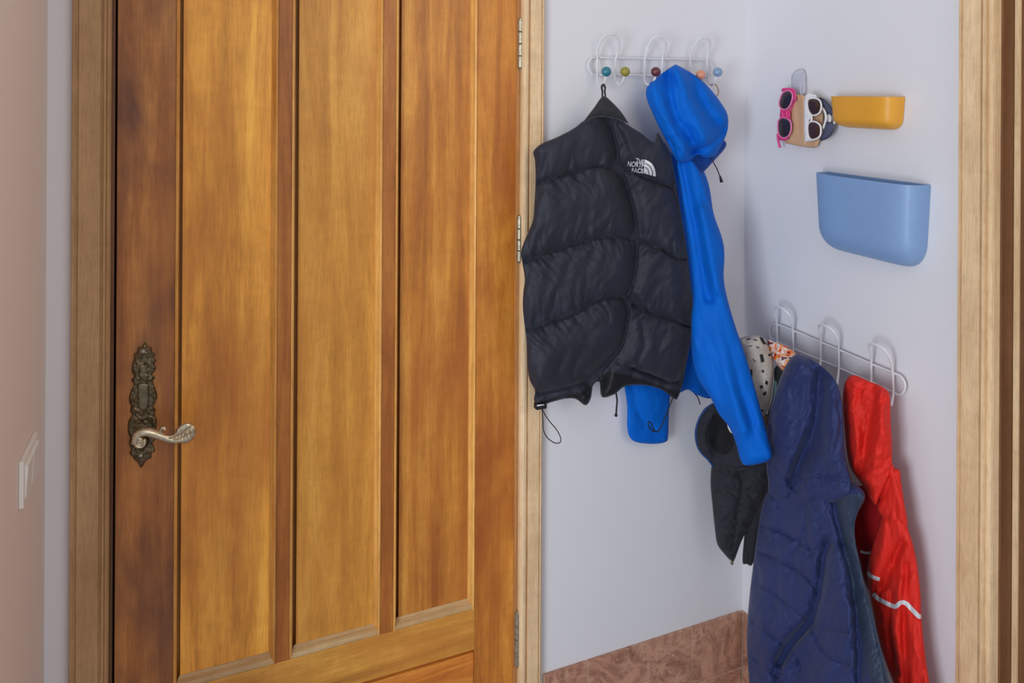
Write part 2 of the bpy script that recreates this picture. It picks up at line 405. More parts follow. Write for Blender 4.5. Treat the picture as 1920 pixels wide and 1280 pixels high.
for a, b_, mt in ((327, 520, 'panel_a'), (545, 716.5, 'panel_b'), (740, 893, 'panel_c')):
    x0, x1 = Xd(a), Xd(b_)
    MB().box(x0+(0.0135 if a == 327 else 0.0160), x1, Yd+PD, Yd+PD+0.006, z_r, ZT).box(x0, x1, Yd+0.037, Yd+0.0405, z_r, ZT).build('panel', wd[mt], door, smooth=False)
    # bead + cove down to the panel, left and right sides
    w1, w2, w3 = 0.0058, 0.0085, 0.013
    def prof(s, x): return [(x, Yd+PD), (x, Yd+0.002), (x+s*0.0012, Yd-0.0006), (x+s*w1*0.6, Yd-0.0014), (x+s*w1, Yd+0.0006), (x+s*w1*1.15, Yd+0.004), (x+s*w2, Yd+0.009), (x+s*w3*0.9, Yd+PD-0.003), (x+s*w3, Yd+PD)]
    MB().prism([(x0, Yd+PD), (x0, Yd+0.002), (x0+0.0012, Yd-0.0006), (x0+0.0036, Yd-0.0014), (x0+0.0062, Yd+0.0004), (x0+0.0070, Yd+0.004), (x0+0.0074, Yd+PD)], z_r, ZT).build('moulding', wd['bead'], door, smooth=False)
    MB().prism(prof(-1, x1), z_r, ZT).build('moulding', wd['bead'], door, smooth=False)
    pz = [(Yd+PD, z_r), (Yd+0.002, z_r), (Yd-0.0006, z_r+0.002), (Yd, z_r+0.006), (Yd+0.004, z_r+0.010), (Yd+0.012, z_r+0.014), (Yd+PD, z_r+0.018)]
    n = len(pz); v = []
    for s, x in ((1, x0), (-1, x1)):
        for (yy, zz) in pz: v.append((x+s*(zz-z_r)*0.7, yy-0.0003, zz))
    f = [(i, n+i, n+(i+1) % n, (i+1) % n) for i in range(n)]+[tuple(range(n-1, -1, -1)), tuple(range(n, 2*n))]
    obj('moulding', v, f, wd['dust'], door, smooth=False, label='dusty lower moulding of the panel')

# hinges
for (hx, ya, yb) in ((974.5, 38, 128), (970.5, 408, 490), (966, 1148, 1246)):
    p1 = on_plane(hx, ya, (0, Yd-0.007, 0), (0, 1, 0)); p2 = on_plane(hx, yb, (0, Yd-0.007, 0), (0, 1, 0))
    x = Xd(971); L = p1[2]-p2[2]; mb = MB()
    for k in range(4):
        za = p1[2]-L*k/4.0; zb = p1[2]-L*(k+1)/4.0+0.0012
        mb.tube([(x, Yd-0.009, za), (x, Yd-0.009, za-0.001), (x, Yd-0.009, zb+0.001), (x, Yd-0.009, zb)], [0.0072, 0.0085, 0.0085, 0.0072], 14)
    mb.tube([(x, Yd-0.009, p1[2]), (x, Yd-0.009, p1[2]+0.004), (x, Yd-0.009, p1[2]+0.006)], [0.0066, 0.0066, 0.003], 14)
    mb.tube([(x, Yd-0.009, p2[2]), (x, Yd-0.009, p2[2]-0.006)], [0.0055, 0.003], 14)
    h = mb.build('hinge', M['hinge'], door); sharp(h, 40)
    MB().box(x-0.002, x+0.002, Yd-0.006, Yd+0.02, p2[2], p1[2]).build('hinge_leaf', M['bronze'], h, smooth=False)

# ------------------------------------------------------------------ relief bodies (garments, plates): outline in the plane, thickness, folds
def vnoise(x, y, seed=0):
    xi = np.floor(x).astype(int); yi = np.floor(y).astype(int); xf = x-xi; yf = y-yi
    def h(a, b):
        n = (a*374761393+b*668265263+seed*1442695041) & 0x7fffffff
        n = ((n ^ (n >> 13))*1274126177) & 0x7fffffff
        return ((n ^ (n >> 16)) & 0xffff)/65535.0
    u = xf*xf*(3-2*xf); v = yf*yf*(3-2*yf)
    return (h(xi, yi)*(1-u)+h(xi+1, yi)*u)*(1-v)+(h(xi, yi+1)*(1-u)+h(xi+1, yi+1)*u)*v-0.5
def polydist(x, y, P, closed=False):
    """distance, arc position and side of points to a polyline"""
    best = np.full(x.shape, 1e9); S = np.zeros(x.shape); side = np.zeros(x.shape); cx = np.zeros(x.shape); cy = np.zeros(x.shape)
    n = len(P); s0 = 0.0
    for i in range(n if closed else n-1):
        a = P[i]; b = P[(i+1) % n]; d = b-a; L2 = d @ d
        if L2 < 1e-9: continue
        t = np.clip(((x-a[0])*d[0]+(y-a[1])*d[1])/L2, 0, 1)
        qx = a[0]+t*d[0]; qy = a[1]+t*d[1]; dd = np.hypot(x-qx, y-qy); k = dd < best
        best = np.where(k, dd, best); L = math.sqrt(L2)
        S = np.where(k, s0+t*L, S); side = np.where(k, np.sign(d[0]*(y-a[1])-d[1]*(x-a[0])), side)
        cx = np.where(k, qx, cx); cy = np.where(k, qy, cy); s0 += L
    return best, S, side, cx, cy
def inside(x, y, P):
    r = np.zeros(x.shape, bool); n = len(P)
    for i in range(n):
        a = P[i]; b = P[(i+1) % n]
        if a[1] == b[1]: continue
        c = ((a[1] > y) != (b[1] > y)) & (x < (b[0]-a[0])*(y-a[1])/(b[1]-a[1])+a[0])
        r ^= c
    return r
def smooth_outline(pts, n=4): return spline(pts, n, True)
class Relief:
    def __init__(s, outline, base, Tf, Tb, rw=30, feats=(), dirn=None, curved=True, wallclamp=True, edge=7.0):
        s.P = smooth_outline(outline) if curved else np.array(outline, float)
        s.base = base; s.Tf = Tf; s.Tb = Tb; s.rw = rw; s.feats = feats; s.clamp = wallclamp; s.edge = edge
        c = s.P.mean(0); p = base(np.array(c[0]), np.array(c[1])); d = CAM-p; s.c3 = p
        s.dir = np.array(dirn) if dirn is not None else d/np.linalg.norm(d)
    def height(s, x, y, sd):
        t = np.clip(sd/s.rw, 0, 1); e = np.sqrt(np.maximum(0, 1-(1-t)**2))
        eb = np.clip(sd/s.edge, 0, 1); eb = eb*(2-eb)
        h = s.Tf*e; det = np.zeros(x.shape)
        for f in s.feats:
            k = f[0]
            if k == 'seams':     # (_, [polylines], groove depth, groove width, puff height, puff range)
                q = np.full(x.shape, 1e9)
                for pl in f[1]:
                    q = np.minimum(q, polydist(x, y, spline(pl, 5))[0])
                det += f[4]*(np.sqrt(1-np.exp(-q/f[5])+1e-9))-f[4]*0.75-f[2]*np.exp(-(q/f[3])**2)
            elif k == 'gather':  # (_, polyline, amp, wavelength, reach, seed, skew)
                q, S, sd_, _, _ = polydist(x, y, spline(f[1], 5))
                w = vnoise(S/f[3]+f[6]*q/f[3], q/(f[4]*2.0)+7*sd_, f[5])+0.5*vnoise(2.1*S/f[3]+f[6]*q/f[3], q/f[4]+3*sd_, f[5]+3)
                det += f[2]*w*2*np.exp(-q/f[4])*(1-np.exp(-q/3.0))
            elif k == 'fold':    # (_, polyline, amp, width left, width right)
                q, S, sd_, _, _ = polydist(x, y, spline(f[1], 6))
                w = np.where(sd_ > 0, f[4], f[3]); det += f[2]*np.exp(-(q/w)**2)
            elif k == 'step':    # (_, polyline, amp, reach): one side higher than the other near the line
                q, S, sd_, _, _ = polydist(x, y, spline(f[1], 6))
                det += f[2]*np.where(sd_ > 0, 1, -1)*np.exp(-q/f[3])*np.clip(q/1.5, 0, 1)
            elif k == 'noise':   # (_, amp, lx, ly, angle, seed)
                a = math.radians(f[4]); u = x*math.cos(a)+y*math.sin(a); v = -x*math.sin(a)+y*math.cos(a)
                wu = 8*vnoise(x/40, y/40, f[5]+11); u = u+wu
                w = vnoise(u/f[2], v/f[3], f[5])+0.5*vnoise(2*u/f[2], 2*v/f[3], f[5]+1)+0.25*vnoise(4*u/f[2], 4*v/f[3], f[5]+2)
                det += f[1]*w*2
            elif k == 'ridgenoise':
                a = math.radians(f[4]); u = x*math.cos(a)+y*math.sin(a); v = -x*math.sin(a)+y*math.cos(a)
                u = u+10*vnoise(x/50, y/50, f[5]+11)
                w = 1-2*np.abs(vnoise(u/f[2], v/f[3], f[5])*2)
                det += f[1]*w
            elif k == 'bump':    # (_, cx, cy, rx, ry, amp)
                det += f[5]*np.exp(-((x-f[1])/f[3])**2-((y-f[2])/f[4])**2)
            elif k == 'grad':    # (_, x0,y0,x1,y1,amp) linear
                dx, dy = f[3]-f[1], f[4]-f[2]; t2 = ((x-f[1])*dx+(y-f[2])*dy)/(dx*dx+dy*dy); det += f[5]*np.clip(t2, 0, 1)*e
        h = np.maximum(h+det*eb, -s.Tb*e*0.5+0.0)
        return h, e
    def sd(s, x, y):
        q, _, _, cx, cy = polydist(x, y, s.P, True); return np.where(inside(x, y, s.P), q, -q), cx, cy
    def surf(s, x, y, lift=0.0):
        x = np.asarray(x, float); y = np.asarray(y, float)
        sd, _, _ = s.sd(x, y); h, e = s.height(x, y, np.maximum(sd, 0))
        p = s.base(x, y)
        return s.fix(p+s.dir*(h+lift)[..., None])
    def fix(s, p):
        if not s.clamp: return p
        p = p.copy(); p[..., 1] = np.minimum(p[..., 1], D-0.006); p[..., 0] = np.minimum(p[..., 0], XR-0.006); return p
    def build(s, name, mat, parent, step=2.5, label=None, mats=None, fsel=None):
        P = s.P; x0, y0 = P.min(0)-step; x1, y1 = P.max(0)+step
        gx = np.arange(x0, x1+step, step); gy = np.arange(y0, y1+step, step)
        X, Y = np.meshgrid(gx, gy); sd, cx, cy = s.sd(X, Y)
        CX = (gx[:-1]+gx[1:])/2; CY = (gy[:-1]+gy[1:])/2
        CXX, CYY = np.meshgrid(CX, CY); keep = inside(CXX, CYY, P)
        used = np.zeros(X.shape, bool)
        used[:-1, :-1] |= keep; used[1:, :-1] |= keep; used[:-1, 1:] |= keep; used[1:, 1:] |= keep
        nb = np.zeros(X.shape, int)
        nb[:-1, :-1] += keep; nb[1:, :-1] += keep; nb[:-1, 1:] += keep; nb[1:, 1:] += keep
        bd = used & (nb < 4)
        X = np.where(bd, cx, X); Y = np.where(bd, cy, Y); sdd = np.where(bd, 0, np.maximum(sd, 0.4))
        iu = np.argwhere(used); xs = X[used]; ys = Y[used]; d = sdd[used]; B = bd[used]
        h, e = s.height(xs, ys, d); h = np.where(B, 0, h)
        p = s.base(xs, ys)
        fr = s.fix(p+s.dir*h[:, None])
        bk_h = np.where(B, 0, s.Tb*e)
        bk = s.fix(p-s.dir*bk_h[:, None])
        close = (~B) & (np.einsum('ij,j->i', fr-bk, s.dir) < 0.001)
        fr[close] = bk[close]+s.dir*0.001
        idx = -np.ones(X.shape, int); idx[used] = np.arange(len(xs)); N = len(xs)
        bidx = np.where(B, np.arange(N), -1); inn = np.where(~B)[0]; bmap = np.arange(N); bmap[inn] = N+np.arange(len(inn))
        verts = np.vstack([fr, bk[inn]])
        ii, jj = np.where(keep); a = idx[ii, jj]; b = idx[ii, jj+1]; c = idx[ii+1, jj+1]; dd = idx[ii+1, jj]
        ff = np.stack([a, dd, c, b], 1); fb = np.stack([bmap[a], bmap[b], bmap[c], bmap[dd]], 1)
        allb = B[a] & B[b] & B[c] & B[dd]
        fb = fb[~allb]
        faces = np.vstack([ff, fb])
        fm = None
        if fsel is not None:
            k1 = fsel(CXX[ii, jj], CYY[ii, jj]).astype(int); fm = list(k1)+list(k1[~allb])
        return obj(name, verts, faces.tolist(), mat, parent, True, label, mats, fm)
def cord(R, pts, r, name, mat, parent, lift=0.002, n=6, seg=8, base=None, label=None):
    q = spline(pts, n); f = R.surf if R is not None else None
    P = [f(np.array(a[0]), np.array(a[1]), lift) if f else base(np.array(a[0]), np.array(a[1])) for a in q]
    return MB().tube(P, r, seg).build(name, mat, parent, label=label)

# ------------------------------------------------------------------ door handle set
hs = [(272, 641), (276, 650), (284, 652), (285, 659), (291, 664), (288, 671), (293, 676), (289, 682), (293, 690), (289, 697), (285, 702), (291, 708), (287, 713), (288, 720), (292, 730), (295, 742), (292, 754), (288, 762), (292, 768), (290, 776), (294, 786), (294, 800), (290, 812), (293, 822), (286, 830), (289, 838), (290, 846), (284, 850), (284, 858), (277, 861), (272, 866), (265, 877), (258, 866), (252, 862), (249, 856), (243, 850), (246, 842), (242, 832), (244, 822), (240, 810), (240, 795), (243, 785), (248, 778), (244, 770), (246, 762), (242, 752), (243, 740), (248, 728), (251, 720), (246, 712), (252, 706), (249, 700), (247, 692), (249, 680), (252, 672), (251, 664), (258, 660), (259, 652), (267, 650)]
pl = lambda off: (lambda x, y: on_plane(x, y, (0, Yd-off, 0), (0, 1, 0)))
hf = [('noise', 0.0012, 7, 7, 20, 3), ('bump', 269, 750, 9, 20, 0.003), ('bump', 268, 695, 8, 9, 0.003), ('bump', 266, 810, 14, 16, 0.003),
      ('fold', [(252, 745), (249, 760), (256, 770)], 0.0018, 2.2, 2.2), ('fold', [(286, 728), (291, 748), (284, 768)], 0.0018, 2.2, 2.2),
      ('fold', [(250, 728), (254, 712), (285, 712), (288, 726)], 0.002, 2, 2), ('fold', [(256, 778), (268, 786), (284, 776)], 0.0015, 2, 2),
      ('fold', [(256, 800), (266, 786), (284, 782), (290, 798)], 0.0018, 2, 2), ('fold', [(262, 735), (262, 765)], -0.0015, 1.5, 1.5), ('fold', [(277, 735), (277, 765)], -0.0015, 1.5, 1.5)]
for k in range(9):
    an = math.pi*(0.05+0.9*k/8); hf.append(('fold', [(266+6*math.cos(an), 843+4*math.sin(an)), (266+21*math.cos(an), 843+22*math.sin(an))], 0.0014, 1.8, 1.8))
for k in range(7):
    an = -math.pi*(0.1+0.8*k/6); hf.append(('fold', [(269+6*math.cos(an), 665+4*math.sin(an)), (269+18*math.cos(an), 665+20*math.sin(an))], 0.0014, 1.8, 1.8))
RH = Relief(hs, pl(0.0025), 0.004, 0.0020, 5, hf, wallclamp=False, edge=2.5)
plate = RH.build('door_handle', M['bronze'], door, step=1.1, label='ornate aged bronze backplate with lever')
# raised shield and cartouche
Relief([(259, 720), (278, 720), (279, 733), (278, 762), (268, 770), (259, 762), (258, 735)], pl(0.007), 0.0028, 0.003, 5, [], wallclamp=False, edge=2).build('cartouche', plain('worn_bronze', (128, 118, 92), 0.32, 0.8, var=0.15, nscale=90), plate, step=1.2)
Relief([(259, 686), (268, 683), (277, 686), (276, 697), (279, 706), (269, 709), (259, 706), (261, 696)], pl(0.007), 0.0028, 0.003, 4, [('noise', 0.001, 4, 9, 30, 5)], wallclamp=False, edge=2).build('shield', bpy.data.materials['worn_bronze'], plate, step=1.2)
for sx, sy in ((268.5, 658), (264, 853)):
    MB().disc(on_plane(sx, sy, (0, Yd-0.0055, 0), (0, 1, 0)), (0, -1, 0), 0.0038, 0.0035, 16).build('screw', M['hinge'], plate)
# spindle boss + rosette + lever
HY = 0.048
c0 = on_plane(264, 826, (0, Yd-0.004, 0), (0, 1, 0)); c1 = on_plane(261, 828, (0, Yd-HY+0.004, 0), (0, 1, 0))
MB().tube([c0, c0*0.7+c1*0.3, c1], [0.016, 0.010, 0.009], 20).build('spindle_boss', M['bronze'], plate)
lp = spline([(252, 832), (256, 817), (268, 810), (283, 811), (300, 817), (318, 824), (333, 827)], 6)
P = [on_plane(a[0], a[1], (0, Yd-HY, 0), (0, 1, 0)) for a in lp]; nL = len(P)
lev = MB().tube(P, [0.0035+0.0045*math.sin(math.pi*min(1, 0.12+i/nL*0.9))**0.8 for i in range(nL)], 14).build('lever', M['bronze_l'], plate)
sp_ = []
for k in range(46):
    an = -0.6+k*0.30; r = 10.5*(1-k/50); sp_.append(on_plane(261.5+r*math.cos(an), 829+r*math.sin(an), (0, Yd-HY-0.004, 0), (0, 1, 0)))
MB().tube(sp_, [0.0030-0.00003*k for k in range(46)], 8).disc(on_plane(261.5, 829, (0, Yd-HY+0.003, 0), (0, 1, 0)), (0, -1, 0), 0.0105, 0.006, 24).build('scroll', M['bronze_l'], lev)
leaf = [(308, 818), (316, 820), (326, 812), (334, 800), (344, 794), (352, 792), (362, 796), (368, 804), (367, 815), (362, 823), (352, 830), (340, 831), (328, 830), (316, 826)]
lf = [('fold', [(322, 822), (338, 816), (350, 806), (362, 800)], -0.004, 2.5, 2.5), ('fold', [(330, 826), (345, 820), (358, 812)], -0.0035, 2.0, 2.0)]
for k in range(6): lf.append(('fold', [(328+k*6, 826-k*2), (334+k*6, 806-k*1)], 0.0016, 1.3, 1.3))
Relief(leaf, pl(HY), 0.006, 0.004, 7, lf, edge=2).build('acanthus_leaf', M['bronze_l'], lev, step=1.0)
cl = spline([(324, 818), (314, 819), (305, 816), (300, 809), (303, 803), (308, 802), (309, 806)], 6)
P = [on_plane(a[0], a[1], (0, Yd-HY-0.003, 0), (0, 1, 0)) for a in cl]
MB().tube(P, [0.0026]*(len(P)-4)+[0.003, 0.0034, 0.0034, 0.002], 10).build('curl', M['bronze_l'], lev)

# ------------------------------------------------------------------ light switch on the left wall
yA = float(left(34, 900)[1]); yB = float(left(62, 870)[1]); zA = float(left(34, 868)[2]); zB = float(left(34, 955)[2])
sw = empty('light_switch', (XL, (yA+yB)/2, (zA+zB)/2), 'white double light switch on the left wall beside the door', 'switch')
MB().box(XL+0.0002, XL+0.0075, yA, yB, zB, zA, 0.002).build('cover_plate', M['switch'], sw, smooth=False)
w_ = (yB-yA)
for k in range(2):
    a = yA+w_*(0.10+0.41*k); b_ = a+w_*0.38; zc = (zA+zB)/2; hh = (zA-zB)*0.36
    v = [(XL+0.0070, a, zc-hh), (XL+0.0070, b_, zc-hh), (XL+0.0070, b_, zc+hh), (XL+0.0070, a, zc+hh),
         (XL+0.0085, a+.001, zc-hh+.001), (XL+0.0085, b_-.001, zc-hh+.001), (XL+0.0115, b_-.001, zc+hh-.001), (XL+0.0115, a+.001, zc+hh-.001)]
    obj('rocker', v, [(0, 1, 2, 3), (4, 7, 6, 5), (0, 4, 5, 1), (1, 5, 6, 2), (2, 6, 7, 3), (3, 7, 4, 0)], M['switch'], sw, smooth=False)

# ------------------------------------------------------------------ wire coat racks
def crop(pts, x0, y0, s): return [(x0+p[0]/s, y0+p[1]/s)+tuple(p[2:]) for p in pts]
def wire(parent, pf, pts, r, name, n=6, closed=False, mat=None):
    q = spline([pf(np.array(p[0]), np.array(p[1]), p[2]) for p in pts], n, closed)
    if closed: q = np.vstack([q, q[:1]])
    return MB().tube(q, r, 10).build(name, mat or M['wire'], parent)
WR = 0.0026
rack = empty('coat_rack', back(1222, 124), 'white wire coat rack with coloured ball hooks, beside the door casing', 'coat rack')
o1 = 0.012
fr_ = crop([(640, 432, o1), (1000, 440, o1), (1380, 447, o1), (1450, 452, o1), (1485, 470, o1), (1500, 510, o1), (1485, 560, o1), (1440, 580, o1), (1000, 565, o1), (640, 562, o1), (595, 545, o1), (570, 495, o1), (590, 445, o1)], 960, 0, 4)
wire(rack, back, fr_, WR, 'frame', 6, True)
ob = 0.022
hk1 = [(707, 550, .062), (700, 590, .060), (688, 640, .052), (668, 652, .042), (650, 630, .030), (640, 580, o1+.004), (640, 520, o1+.005), (640, 432, o1+.005), (645, 370, .024), (665, 305, .034), (705, 265, .040), (745, 258, .042), (785, 275, .040), (803, 325, .033), (795, 390, .022), (780, 440, o1+.005), (774, 520, o1+.005), (774, 575, o1+.004), (785, 615, .030), (812, 635, .044), (835, 600, .058), (846, 550, .062)]
hk2 = [(1078, 550, .078), (1070, 595, .078), (1048, 633, .074), (1022, 636, .066), (1000, 615, .045), (993, 570, o1+.004), (995, 500, o1+.005), (998, 440, o1+.005), (1020, 350, .024), (1050, 295, .034), (1090, 272, .040), (1128, 282, .042), (1150, 312, .040), (1155, 350, .033), (1140, 410, .022), (1130, 440, o1+.005), (1126, 520, o1+.005), (1126, 570, o1+.004), (1135, 610, .028)]
hk3 = [(1415, 575, .060), (1405, 610, .050), (1380, 640, .04), (1355, 625, .030), (1340, 580, o1+.004), (1335, 520, o1+.005), (1338, 440, o1+.005), (1348, 390, .024), (1372, 330, .034), (1410, 290, .040), (1448, 283, .042), (1478, 298, .040), (1487, 335, .033), (1478, 385, .022), (1463, 440, o1+.005), (1465, 520, o1+.005), (1470, 590, o1+.006), (1485, 630, .034), (1505, 635, .048), (1524, 600, .058), (1540, 550, .062)]
balls = [[(707, 537, (38, 120, 140)), (848, 537, (150, 142, 50))], [(1078, 538, (98, 40, 46))], [(1415, 560, (226, 150, 120)), (1543, 540, (132, 162, 192))]]
for hk, bl in zip((hk1, hk2, hk3), balls):
    w = wire(rack, back, crop(hk, 960, 0, 4), WR*1.05, 'hook', 5)
    for bx, by, bc in bl:
        c = back(960+bx/4, by/4, 0.080 if bx == 1078 else 0.064)
        MB().ball(c, 0.0121).build('ball', plain('ball_%d_%d_%d' % bc, bc, 0.25, var=0.03, coat=0.4), w, label='%s ball' % {38: 'teal', 150: 'olive', 98: 'maroon', 226: 'peach', 132: 'pale blue'}[bc[0]])

rack2 = empty('coat_rack', right(1560, 660), 'white wire coat rack on the right wall behind the navy coat and red raincoat', 'coat rack')
fr2 = crop([(705, 272, o1), (830, 318, o1), (1035, 405, o1), (1170, 462, o1), (1415, 568, o1), (1575, 633, o1), (1635, 662, o1), (1667, 715, o1), (1662, 765, o1), (1630, 798, o1), (1580, 785, o1), (1415, 705, o1), (1170, 598, o1), (1035, 540, o1), (830, 455, o1), (720, 405, o1), (668, 380, o1), (648, 330, o1), (662, 280, o1)], 1280, 540, 4)
wire(rack2, right, fr2, WR, 'frame', 6, True)
def rhook(pts): wire(rack2, right, crop(pts, 1280, 540, 4), WR*1.05, 'hook', 6)
i2 = o1+.005
rhook([(715, 520, .045), (708, 470, .03), (706, 400, i2), (706, 272, i2), (700, 222, .026), (688, 175, .036), (700, 142, .042), (742, 150, .044), (790, 192, .040), (815, 245, .030), (826, 318, i2), (827, 400, i2), (827, 500, i2), (822, 560, .03)])
rhook([(1030, 640, .04), (1032, 560, i2), (1034, 410, i2), (1032, 340, .026), (1022, 290, .036), (1038, 272, .042), (1085, 290, .044), (1130, 325, .040), (1158, 385, .030), (1169, 462, i2), (1170, 600, i2), (1164, 670, .028), (1158, 720, .05)])
rhook([(1410, 760, .04), (1413, 700, i2), (1414, 568, i2), (1412, 490, .026), (1398, 440, .036), (1412, 415, .042), (1465, 432, .044), (1520, 470, .040), (1558, 535, .030), (1575, 633, i2), (1578, 780, i2), (1572, 835, .026), (1564, 880, .05)])

# ------------------------------------------------------------------ puffer vest
M['vest'] = fabric('vest_nylon', (42, 45, 57), 0.62, sheen=0.12, wr=0.2, wscale=34, spec=0.35)
M['vest_d'] = fabric('vest_lining', (26, 27, 30), 0.6, sheen=0.05, wr=0.2)
M['black'] = plain('black_cord', (28, 28, 32), 0.6)
M['white_em'] = plain('white_embroidery', (225, 225, 230), 0.7)
vest = empty('puffer_vest', back(1140, 470, 0.05), 'black quilted puffer vest hanging by its loop from the left hook beside the door', 'vest')
vo = [(1128, 214), (1098, 224), (1075, 241), (1045, 257), (1016, 269), (1000, 284), (1003, 302), (1004, 340), (1002, 380), (999, 412), (988, 440), (977, 470), (979, 492), (984, 522), (981, 548), (980, 575), (983, 604), (987, 640), (988, 680), (993, 712), (1003, 732), (1001, 750), (1010, 760), (1040, 752), (1062, 747), (1080, 748), (1098, 760), (1108, 746), (1112, 722), (1124, 716), (1128, 744), (1152, 739), (1172, 724), (1208, 722), (1240, 730), (1262, 746), (1270, 747), (1280, 720), (1285, 692), (1293, 650), (1297, 612), (1299, 572), (1294, 520), (1287, 460), (1277, 400), (1267, 340), (1258, 292), (1244, 266), (1232, 248), (1226, 267), (1203, 250), (1180, 236), (1165, 224), (1145, 215)]
sL = [[(1004, 345), (1035, 337), (1072, 327), (1102, 317), (1135, 315), (1178, 318)], [(984, 490), (1022, 476), (1060, 463), (1100, 452), (1130, 445), (1172, 446), (1196, 450)], [(984, 621), (1022, 606), (1070, 590), (1095, 577), (1122, 562), (1145, 558), (1182, 565)], [(1003, 737), (1040, 729), (1070, 722), (1116, 712)]]
sR = [[(1178, 318), (1200, 334), (1232, 345), (1268, 358)], [(1196, 450), (1232, 465), (1260, 482), (1290, 487)], [(1185, 567), (1200, 578), (1230, 590), (1270, 603), (1298, 617)], [(1183, 688), (1228, 705), (1262, 716), (1282, 712)]]
cf = [(1145, 224), (1157, 270), (1163, 310), (1178, 350), (1191, 400), (1196, 450), (1194, 500), (1184, 545), (1178, 600), (1167, 647), (1140, 682), (1120, 708)]
feats = [('seams', sL+sR, 0.004, 2.6, 0.036, 34), ('fold', cf, -0.034, 15, 22), ('step', cf, -0.014, 26)]
for k, pl_ in enumerate(sL[:3]): feats.append(('gather', pl_, 0.016, 10, 22, 20+k, -0.6))
for k, pl_ in enumerate(sR[:3]): feats.append(('gather', pl_, 0.014, 9.5, 22, 30+k, 0.4))
feats += [('gather', sL[3], 0.004, 12, 18, 41, 0), ('gather', sR[3], 0.005, 12, 20, 42, 0)]
feats += [('noise', 0.006, 45, 80, 10, 5), ('noise', 0.0022, 18, 40, 25, 9), ('ridgenoise', -0.0035, 34, 110, 18, 10),
          ('fold', [(1150, 236), (1165, 262), (1180, 300), (1190, 330)], -0.006, 4, 5), ('fold', [(1162, 236), (1185, 280), (1200, 325)], 0.004, 5, 5),
          ('fold', [(1260, 290), (1266, 350), (1272, 420)], -0.005, 5, 4),
          ('fold', [(1190, 572), (1200, 600), (1207, 640), (1196, 670), (1184, 700)], -0.008, 6, 6),
          ('fold', [(1158, 676), (1180, 684), (1215, 700), (1250, 716)], -0.006, 5, 4), ('bump', 1165, 705, 28, 16, -0.014)]
RV = Relief(vo, PB(0.082), 0.040, 0.014, 42, feats, edge=9)
vb = RV.build('vest_body', M['vest'], vest, step=2.0, mats=[M['vest'], M['vest_d']], fsel=lambda x, y: y > np.interp(x, [1003, 1040, 1070, 1116, 1126, 1145, 1183, 1228, 1262, 1282], [753, 744, 737, 726, 702, 694, 702, 719, 730, 732]))
# collar
co_ = [(1132, 180), (1140, 184), (1160, 204), (1172, 220), (1181, 236), (1174, 230), (1155, 222), (1128, 219), (1110, 221), (1096, 227), (1102, 217), (1115, 200), (1126, 184)]
Relief(co_, PB(0.118), 0.016, 0.012, 14, [('noise', 0.002, 20, 10, 0, 3)], edge=5).build('collar', fabric('collar_fabric', (44, 46, 50), 0.75, sheen=0.15), vest, step=1.6)
lpw = [(1129, 186), (1129.5, 172), (1128, 163), (1131, 158.5), (1134.5, 163), (1134, 172), (1136, 186)]
MB().tube(spline([back(x, y, 0.060 if y < 175 else 0.110) for x, y in lpw], 4), 0.0022, 8).build('hanging_loop', M['black'], vest)
# toggle and cords
tg = MB(); tg.box(*sum([[a-b, a+b] for a, b in zip(back(1013, 760, 0.095), (0.013, 0.008, 0.006))], []), 0.002)
tgo = tg.build('cord_toggle', M['black'], vest, smooth=False)
MB().tube([back(1007, 760, .105), back(1020, 758.5, .105)], 0.0016, 8).build('toggle_band', M['white_em'], tgo)
MB().tube(spline([back(x, y, 0.09) for x, y in [(1015, 764), (1018, 785), (1019, 806), (1027, 821), (1040, 830), (1050, 829), (1051, 820), (1044, 806), (1030, 789), (1020, 774), (1016, 764)]], 6), 0.0011, 8).build('elastic_cord', M['black'], vest)
MB().tube(spline([back(x, y, 0.085) for x, y in [(1155, 736), (1157, 750), (1156, 765), (1155, 780)]], 6), 0.0022, 8).ball(back(1155, 778, .085), 0.004).build('pull_cord', M['black'], vest)
MB().tube(spline([back(x, y, 0.088) for x, y in [(1264, 738), (1256, 760), (1246, 785), (1236, 806), (1228, 808), (1222, 795), (1217, 790), (1215, 796), (1222, 806), (1232, 810)]], 6), 0.0014, 8).build('pull_cord', M['black'], vest)

# embroidered emblem on the vest
def text_mesh(s, size=1.0):
    cu_ = bpy.data.curves.new('t', 'FONT'); cu_.body = s; cu_.size = size; cu_.extrude = 0.0; cu_.offset = 0.012
    o = bpy.data.objects.new('t', cu_); C.objects.link(o)
    dg = bpy.context.evaluated_depsgraph_get(); dg.update(); me = bpy.data.meshes.new_from_object(o.evaluated_get(dg))
    bm = bmesh.new(); bm.from_mesh(me); bmesh.ops.triangulate(bm, faces=bm.faces[:])
    v = np.array([q.co[:] for q in bm.verts]); f = [tuple(q.index for q in fc.verts) for fc in bm.faces]; bm.free()
    C.objects.unlink(o); bpy.data.objects.remove(o); return v, f
def thick(R, xy, f, t=0.0012, lift=0.0012):
    """closed thin solid following the relief"""
    a = R.surf(xy[:, 0], xy[:, 1], lift+t); b = R.surf(xy[:, 0], xy[:, 1], lift-0.002); n = len(xy)
    from collections import Counter
    ed = Counter(); dirs = {}
    for fc in f:
        for i in range(len(fc)):
            e = (fc[i], fc[(i+1) % len(fc)]); k = tuple(sorted(e)); ed[k] += 1; dirs[k] = e
    F_ = list(f)+[tuple(n+i for i in fc[::-1]) for fc in f]+[(dirs[k][1], dirs[k][0], n+dirs[k][0], n+dirs[k][1]) for k, c in ed.items() if c == 1]
    return np.vstack([a, b]), F_
